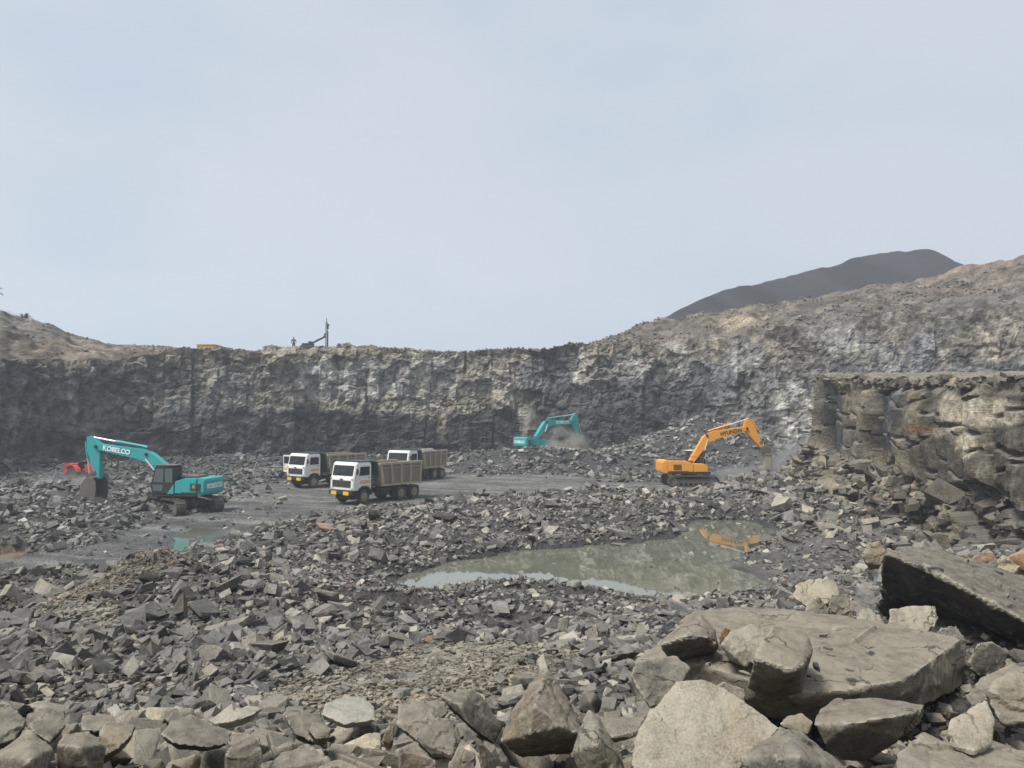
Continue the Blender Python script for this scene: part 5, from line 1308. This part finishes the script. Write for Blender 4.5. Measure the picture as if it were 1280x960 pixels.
# drill rig with its mast
def drill_rig():
    p = at(408, 434, 104); root = empty('drill_rig', (p[0], p[1], p[2] - .3), 0); tag(root, 'dark drill rig with a tall upright mast on the wall rim', 'drill rig')
    b = MB()
    for x in (-.09, .09):
        for y in (-.09, .09): b.cyl((x, y, .2), (x, y, 3.7), .03, 6)
    for k in range(12):
        z = .4 + k * .28; b.cyl((-.09, -.09, z), (.09, -.09, z + .26), .016, 5); b.cyl((.09, .09, z), (-.09, .09, z + .26), .016, 5)
    b.cyl((0, 0, 3.6), (0, 0, 4.3), .045, 8); b.build('mast', M_CHASSIS, root)
    b = MB(); b.box((.16, -.05, 3.1), (.26, .3, .7), taper=.6); b.box((.2, -.05, 3.3), (.34, .2, .3)); b.build('drill_head', M_CHASSIS, root, .03)
    b = MB(); b.cyl((.2, 0, .2), (.2, 0, 2.5), .06, 8); b.build('drill_rod', M_STEEL, root)
    b = MB(); b.prism(band([(-2.1, .75), (-1.1, 1.3), (-.1, 1.75)], [.1, .12, .09]), -.1, .1); b.prism(band([(-.5, 1.5), (-.15, 2.2)], [.06, .08]), -.06, .06); b.build('boom', M_CHASSIS, root)
    b = MB(); b.box((-2.5, 0, .62), (1.5, .9, .4)); b.box((-2.2, .1, .95), (.5, .5, .3)); b.build('carrier', M_CHASSIS, root, .05)
    for s in (-1, 1):
        b = MB(); b.prism([(-3.3, .2), (-1.7, .2), (-1.55, .35), (-1.7, .52), (-3.3, .52), (-3.45, .35)], s * .62 - .15, s * .62 + .15); b.build('track', M_TRACK, root)
drill_rig()

def skin_mesh(name, verts, edges, radii, root_i=0, sub=2):
    me = bpy.data.meshes.new(name); me.from_pydata(verts, edges, [])
    o = bpy.data.objects.new('tmp', me); COL.objects.link(o)
    md = o.modifiers.new('s', 'SKIN'); md.use_smooth_shade = True
    for i, r in enumerate(radii):
        v = me.skin_vertices[0].data[i]; v.radius = (r, r) if not isinstance(r, tuple) else r; v.use_root = (i == root_i)
    o.modifiers.new('u', 'SUBSURF').levels = sub
    dg = bpy.context.evaluated_depsgraph_get(); dg.update()
    m2 = bpy.data.meshes.new_from_object(o.evaluated_get(dg)); m2.name = name
    bpy.data.objects.remove(o); bpy.data.meshes.remove(me); m2.materials.clear()
    return m2

M_SKIN = paint('skin', (.20, .115, .075), .6, .05); M_HAIR = paint('hair', (.015, .013, .012), .7, .05)
def person(loc, yaw, label, shirt, trousers, elbow_out=.28):
    V = [(0, 0, .95), (0, 0, 1.15), (0, .0, 1.38), (0, 0, 1.50), (0, .01, 1.60), (0, .02, 1.72)]
    E = [(0, 1), (1, 2), (2, 3), (3, 4), (4, 5)]; Rr = [(.15, .11), (.14, .10), (.17, .11), .055, .085, .08]
    for s in (-1, 1):
        n = len(V); V += [(s * .2, 0, 1.40), (s * (.22 + elbow_out * .4), .0, 1.12), (s * (.2 + elbow_out * .25), -.12, .92), (s * (.19 + elbow_out * .2), -.15, .84)]; E += [(2, n), (n, n + 1), (n + 1, n + 2), (n + 2, n + 3)]; Rr += [.07, .048, .036, .032]
        n = len(V); V += [(s * .1, 0, .86), (s * .11, -.01, .48), (s * .12, .02, .09), (s * .13, -.13, .04)]; E += [(0, n), (n, n + 1), (n + 1, n + 2), (n + 2, n + 3)]; Rr += [.09, .06, .042, .038]
    o = link('person', skin_mesh('person', V, E, Rr), M_SKIN); o.location = loc; o.rotation_euler.z = yaw
    tag(o, label, 'person')
    Vs = [V[0], V[1], V[2]]; Es = [(0, 1), (1, 2)]; Rs = [(.17, .13), (.16, .12), (.185, .125)]
    for s in (0, 1):
        a = 6 + s * 8; n = len(Vs); Vs += [V[a], tuple(np.array(V[a + 1]) * .9 + np.array(V[a]) * .1)]; Es += [(2, n), (n, n + 1)]; Rs += [.085, .068]
    link('shirt', skin_mesh('shirt', Vs, Es, Rs), shirt, o)
    Vs = [(0, 0, .97)]; Es = []; Rs = [(.165, .125)]
    for s in (0, 1):
        a = 10 + s * 8; n = len(Vs); Vs += [V[a], V[a + 1], (V[a + 2][0], V[a + 2][1], .13)]; Es += [(0, n), (n, n + 1), (n + 1, n + 2)]; Rs += [.11, .082, .07]
    link('trousers', skin_mesh('trousers', Vs, Es, Rs), trousers, o)
    bm = bmesh.new(); bmesh.ops.create_icosphere(bm, subdivisions=2, radius=.1)
    for v in bm.verts: v.co = Vector((v.co.x * .95, v.co.y * 1.05 + .035, v.co.z * 1.0 + 1.70)) if v.co.z > -.03 or v.co.y > .02 else Vector((v.co.x * .8, v.co.y * .5 + .03, v.co.z * .7 + 1.70))
    me = bpy.data.meshes.new('hair'); bm.to_mesh(me); bm.free(); link('hair', me, M_HAIR, o)
    return o
p = at(367, 436.5, 104); person((p[0], p[1], p[2] - .1), R(20), 'person in a dusky shirt and dark trousers standing on the wall rim', paint('dusky_shirt', (.16, .11, .12), .8, .1), paint('dark_trousers', (.03, .032, .04), .8, .1))
p = at(1149, 368, 122); HILL_MAN = (p[0], p[1], p[2])
person(HILL_MAN, R(10), 'person in pale green clothes standing on the rocky slope at the right', paint('pale_green_cloth', (.30, .50, .43), .8, .1), paint('pale_green_trousers', (.26, .42, .37), .8, .1), .5)

# ------------------------------------------------------------------ plants on the rim
M_FROND = paint('palm_frond', (.075, .10, .045), .6, .4, (.14, .13, .07)); M_STRAW = paint('dry_grass', (.30, .25, .13), .8, .2); M_BUSH = paint('thorn_leaf', (.06, .075, .04), .7, .3); M_TWIG = paint('twig', (.10, .075, .05), .8, .3)
def palm(loc, size, label, trunk_h, seed):
    r = random.Random(seed); root = empty('palm', loc); tag(root, label, 'palm')
    b = MB(); z = 0; n = max(2, int(trunk_h / .3))
    for k in range(n): b.cyl((0, 0, trunk_h * k / n - .3), (0, 0, trunk_h * (k + 1) / n - .25), .16 * size * (1 - .3 * k / n) + .02, 10, .12 * size)
    b.build('trunk', M_TWIG, root)
    for k in range(22):
        a = r.uniform(0, 6.28); el = r.uniform(.15, 1.35); L = size * r.uniform(.8, 1.15); pts = []
        for t in np.linspace(0, 1, 9):
            rad = L * t * math.cos(el) * (1 - .1 * t); zz = L * (t * math.sin(el) - .62 * t * t * (1.25 - .6 * el))
            pts.append(Vector((math.cos(a) * rad, math.sin(a) * rad, trunk_h + zz)))
        b = MB(); b.tube(pts, .012 * size, 5)
        side = Vector((-math.sin(a), math.cos(a), 0))
        for i in range(1, 9):
            for f in (0, .5):
                c = pts[i - 1].lerp(pts[i], f); d = (pts[i] - pts[i - 1]).normalized()
                for s in (-1, 1):
                    tipp = c + (side * s * .8 + d * .7 + Vector((0, 0, .25))) * (.27 * size * (1 - .5 * abs(i / 8 - .4)))
                    wv = d * .025 * size
                    b.add([c - wv, c + wv, tipp], [(0, 1, 2)])
        b.build('frond', M_FROND, root)
p = at(30, 404, 93.5); palm((p[0], p[1], p[2] - .15), 1.5, 'small green date palm on the crest at the upper left', .25, 3)
p = at(-24, 385, 95); palm((p[0], p[1], p[2] - .3), 2.9, 'taller palm at the left edge, only a frond tip reaching into view', 2.3, 5)

def grass_tufts():
    r = random.Random(4); b = MB()
    for k in range(900):
        px = r.choice([r.uniform(-20, 22), r.uniform(-20, 55), r.uniform(36, 56)]); 
        row = np.interp(px, CLIFF[:, 0], CLIFF[:, 3]); Y = np.interp(px, CLIFF[:, 0], CLIFF[:, 1] + CLIFF[:, 4]) + r.uniform(-1.5, 1.5)
        q = Vector(at(px, row + 2.2, Y)); hgt = r.uniform(.25, .8); lean = Vector((r.uniform(-.3, .3), r.uniform(-.3, .3), 0))
        b.add([q + Vector((-.03, 0, -.3)), q + Vector((.03, 0, -.3)), q + lean + Vector((0, 0, hgt))], [(0, 1, 2)])
    o = b.build('grass', M_STRAW); tag(o, 'dry straw-coloured grass along the crest at the upper left', 'grass', None, 'stuff')
grass_tufts()
def bush(loc, size, label, seed):
    r = random.Random(seed); root = empty('bush', loc); tag(root, label, 'bush'); b = MB(); f = MB()
    for k in range(9):
        a = r.uniform(0, 6.28); e = Vector((math.cos(a) * .7 * size, math.sin(a) * .7 * size, size * r.uniform(.5, .9)))
        b.tube([Vector((0, 0, -.3)), e * .5 + Vector((0, 0, .1 * size)), e], .02, 5)
        for j in range(60):
            c = e * r.uniform(.7, 1.1) + Vector((r.gauss(0, .22), r.gauss(0, .22), r.gauss(0, .07))) * size
            u = Vector((r.uniform(-1, 1), r.uniform(-1, 1), r.uniform(-1, 1))).normalized() * .055; v = u.orthogonal().normalized() * .035
            f.add([c - u, c + v, c + u, c - v], [(0, 1, 2, 3)])
    b.build('stem', M_TWIG, root); f.build('foliage', M_BUSH, root)
p = at(338, 438.5, 104); bush((p[0], p[1], p[2] - .1), 1.0, 'thin flat-topped thorn bush on the wall rim, left of the standing person', 8)
p = at(349, 438.5, 104.5); bush((p[0], p[1], p[2] - .1), .7, 'low grey scrub on the rim between thorn bush and standing person', 9)
# ------------------------------------------------------------------ camera, light, air
cam = bpy.data.cameras.new('camera'); co = bpy.data.objects.new('camera', cam); COL.objects.link(co)
cam.sensor_width = 36; cam.lens = 27.0; cam.clip_start = .1; cam.clip_end = 2000
co.location = (0, 0, H); co.rotation_euler = (R(90) + PITCH, 0, 0)
SC.camera = co

SUN = Vector((-.46, -.36, .98)).normalized()
sl = bpy.data.lights.new('sun', 'SUN'); sl.energy = 4.1; sl.angle = R(16); sl.color = (1, .96, .90)
so = bpy.data.objects.new('sun', sl); COL.objects.link(so)
so.rotation_euler = SUN.to_track_quat('Z', 'Y').to_euler()

w = bpy.data.worlds.new('World'); SC.world = w; w.use_nodes = True
t = w.node_tree; t.nodes.clear()
out = t.nodes.new('ShaderNodeOutputWorld'); bg = t.nodes.new('ShaderNodeBackground')
sky = t.nodes.new('ShaderNodeTexSky'); sky.sky_type = 'NISHITA'; sky.sun_disc = False
sky.sun_elevation = math.asin(SUN.z); sky.sun_rotation = math.atan2(SUN.x, SUN.y) % (2 * math.pi)
sky.air_density = 1.2; sky.dust_density = 4.0; sky.ozone_density = 1.0
tc = t.nodes.new('ShaderNodeTexCoord'); mp = t.nodes.new('ShaderNodeMapping'); mp.inputs['Scale'].default_value = (1, 1, 2.2)
t.links.new(tc.outputs['Generated'], mp.inputs[0])
n = t.nodes.new('ShaderNodeTexNoise'); n.inputs['Scale'].default_value = 1.7; n.inputs['Detail'].default_value = 5; n.inputs['Roughness'].default_value = .52
t.links.new(mp.outputs[0], n.inputs['Vector'])
mr = t.nodes.new('ShaderNodeMapRange'); mr.interpolation_type = 'SMOOTHSTEP'
for k, v in zip((1, 2, 3, 4), (.32, .68, 0, 1)): mr.inputs[k].default_value = v
t.links.new(n.outputs['Fac'], mr.inputs[0])
cl = t.nodes.new('ShaderNodeMix'); cl.data_type = 'RGBA'; cl.inputs[6].default_value = (4.75, 5.55, 6.8, 1); cl.inputs[7].default_value = (6.0, 6.5, 7.1, 1)
t.links.new(mr.outputs[0], cl.inputs[0])
mx = t.nodes.new('ShaderNodeMix'); mx.data_type = 'RGBA'; mx.inputs[0].default_value = .85
t.links.new(sky.outputs[0], mx.inputs[6]); t.links.new(cl.outputs[2], mx.inputs[7])
t.links.new(mx.outputs[2], bg.inputs['Color']); bg.inputs['Strength'].default_value = .1
t.links.new(bg.outputs[0], out.inputs['Surface'])

def volume(name, col, dens, aniso=.2):
    m = bpy.data.materials.new(name); m.use_nodes = True; nt = m.node_tree; nt.nodes.clear()
    o = nt.nodes.new('ShaderNodeOutputMaterial'); v = nt.nodes.new('ShaderNodeVolumePrincipled')
    v.inputs['Color'].default_value = (*col, 1); v.inputs['Density'].default_value = dens; v.inputs['Anisotropy'].default_value = aniso
    nt.links.new(v.outputs[0], o.inputs['Volume'])
    return m, nt, v
if HAZE:
    me = MB().box((0, 150, 30), (1100, 560, 76)).build('haze', None).data
    me.materials.append(volume('haze', (.86, .91, .97), 00.0011)[0])
    tag(bpy.data.objects['haze'], kind='stuff')

SC.view_settings.view_transform = 'Standard'; SC.view_settings.look = 'None'; SC.view_settings.exposure = 0.2; SC.view_settings.gamma = 1
SC.view_settings.use_curve_mapping = False
SC.render.engine = 'CYCLES'
cy = SC.cycles
cy.use_denoising = True; cy.max_bounces = 6; cy.diffuse_bounces = 3; cy.glossy_bounces = 3; cy.volume_bounces = 1; cy.transmission_bounces = 3; cy.transparent_max_bounces = 6
cy.use_adaptive_sampling = True

# dust raised by the machines
def dust_cloud(px, py, Y, size, dens, label, seed, col=(.80, .77, .70)):
    bm = bmesh.new(); bmesh.ops.create_icosphere(bm, subdivisions=3, radius=1.0)
    me = bpy.data.meshes.new('dust_cloud'); bm.to_mesh(me); bm.free()
    m, nt, v = volume('dust', col, 0, .3)
    tc = nt.nodes.new('ShaderNodeTexCoord'); ln = nt.nodes.new('ShaderNodeVectorMath'); ln.operation = 'LENGTH'
    nt.links.new(tc.outputs['Object'], ln.inputs[0])
    fo = nt.nodes.new('ShaderNodeMapRange'); fo.interpolation_type = 'SMOOTHSTEP'
    for k, q in zip((1, 2, 3, 4), (.15, .98, 1, 0)): fo.inputs[k].default_value = q
    nt.links.new(ln.outputs['Value'], fo.inputs[0])
    no = nt.nodes.new('ShaderNodeTexNoise'); no.inputs['Scale'].default_value = 1.7; no.inputs['Detail'].default_value = 3
    ad = nt.nodes.new('ShaderNodeVectorMath'); ad.operation = 'ADD'; ad.inputs[1].default_value = (seed * 3.1, seed * 1.7, 0)
    nt.links.new(tc.outputs['Object'], ad.inputs[0]); nt.links.new(ad.outputs[0], no.inputs['Vector'])
    rg = nt.nodes.new('ShaderNodeMapRange')
    for k, q in zip((1, 2, 3, 4), (.42, .68, 0, dens * 1.3)): rg.inputs[k].default_value = q
    nt.links.new(no.outputs['Fac'], rg.inputs[0])
    mu = nt.nodes.new('ShaderNodeMath'); mu.operation = 'MULTIPLY'
    nt.links.new(fo.outputs[0], mu.inputs[0]); nt.links.new(rg.outputs[0], mu.inputs[1]); nt.links.new(mu.outputs[0], v.inputs['Density'])
    o = link('dust_cloud', me, m); o.location = at(px, py, Y); o.scale = size
    tag(o, label, 'dust', None, 'stuff')
dust_cloud(704, 556, 86.5, (3.6, 2.2, 2.6), 1.3, 'pale dust billowing under the arm of the far teal excavator', 1)
dust_cloud(722, 572, 85.0, (2.4, 1.8, 1.5), 1.6, 'dust rolling down the heap below the far teal bucket', 2)
dust_cloud(664, 536, 95, (1.6, 1.6, 4.0), .9, 'thin dust plume rising against the far wall', 3)
dust_cloud(930, 594, 69, (5.5, 2.6, 1.5), .9, 'grey dust drifting at the foot of the rock breaker', 4, (.78, .78, .76))
dust_cloud(985, 578, 74, (4.0, 3.0, 2.8), .6, 'dust haze right of the rock breaker', 5, (.78, .78, .76))
dust_cloud(85, 606, 60, (5.0, 2.6, 1.5), .3, 'faint dust behind the lowered teal bucket', 6, (.78, .78, .76))
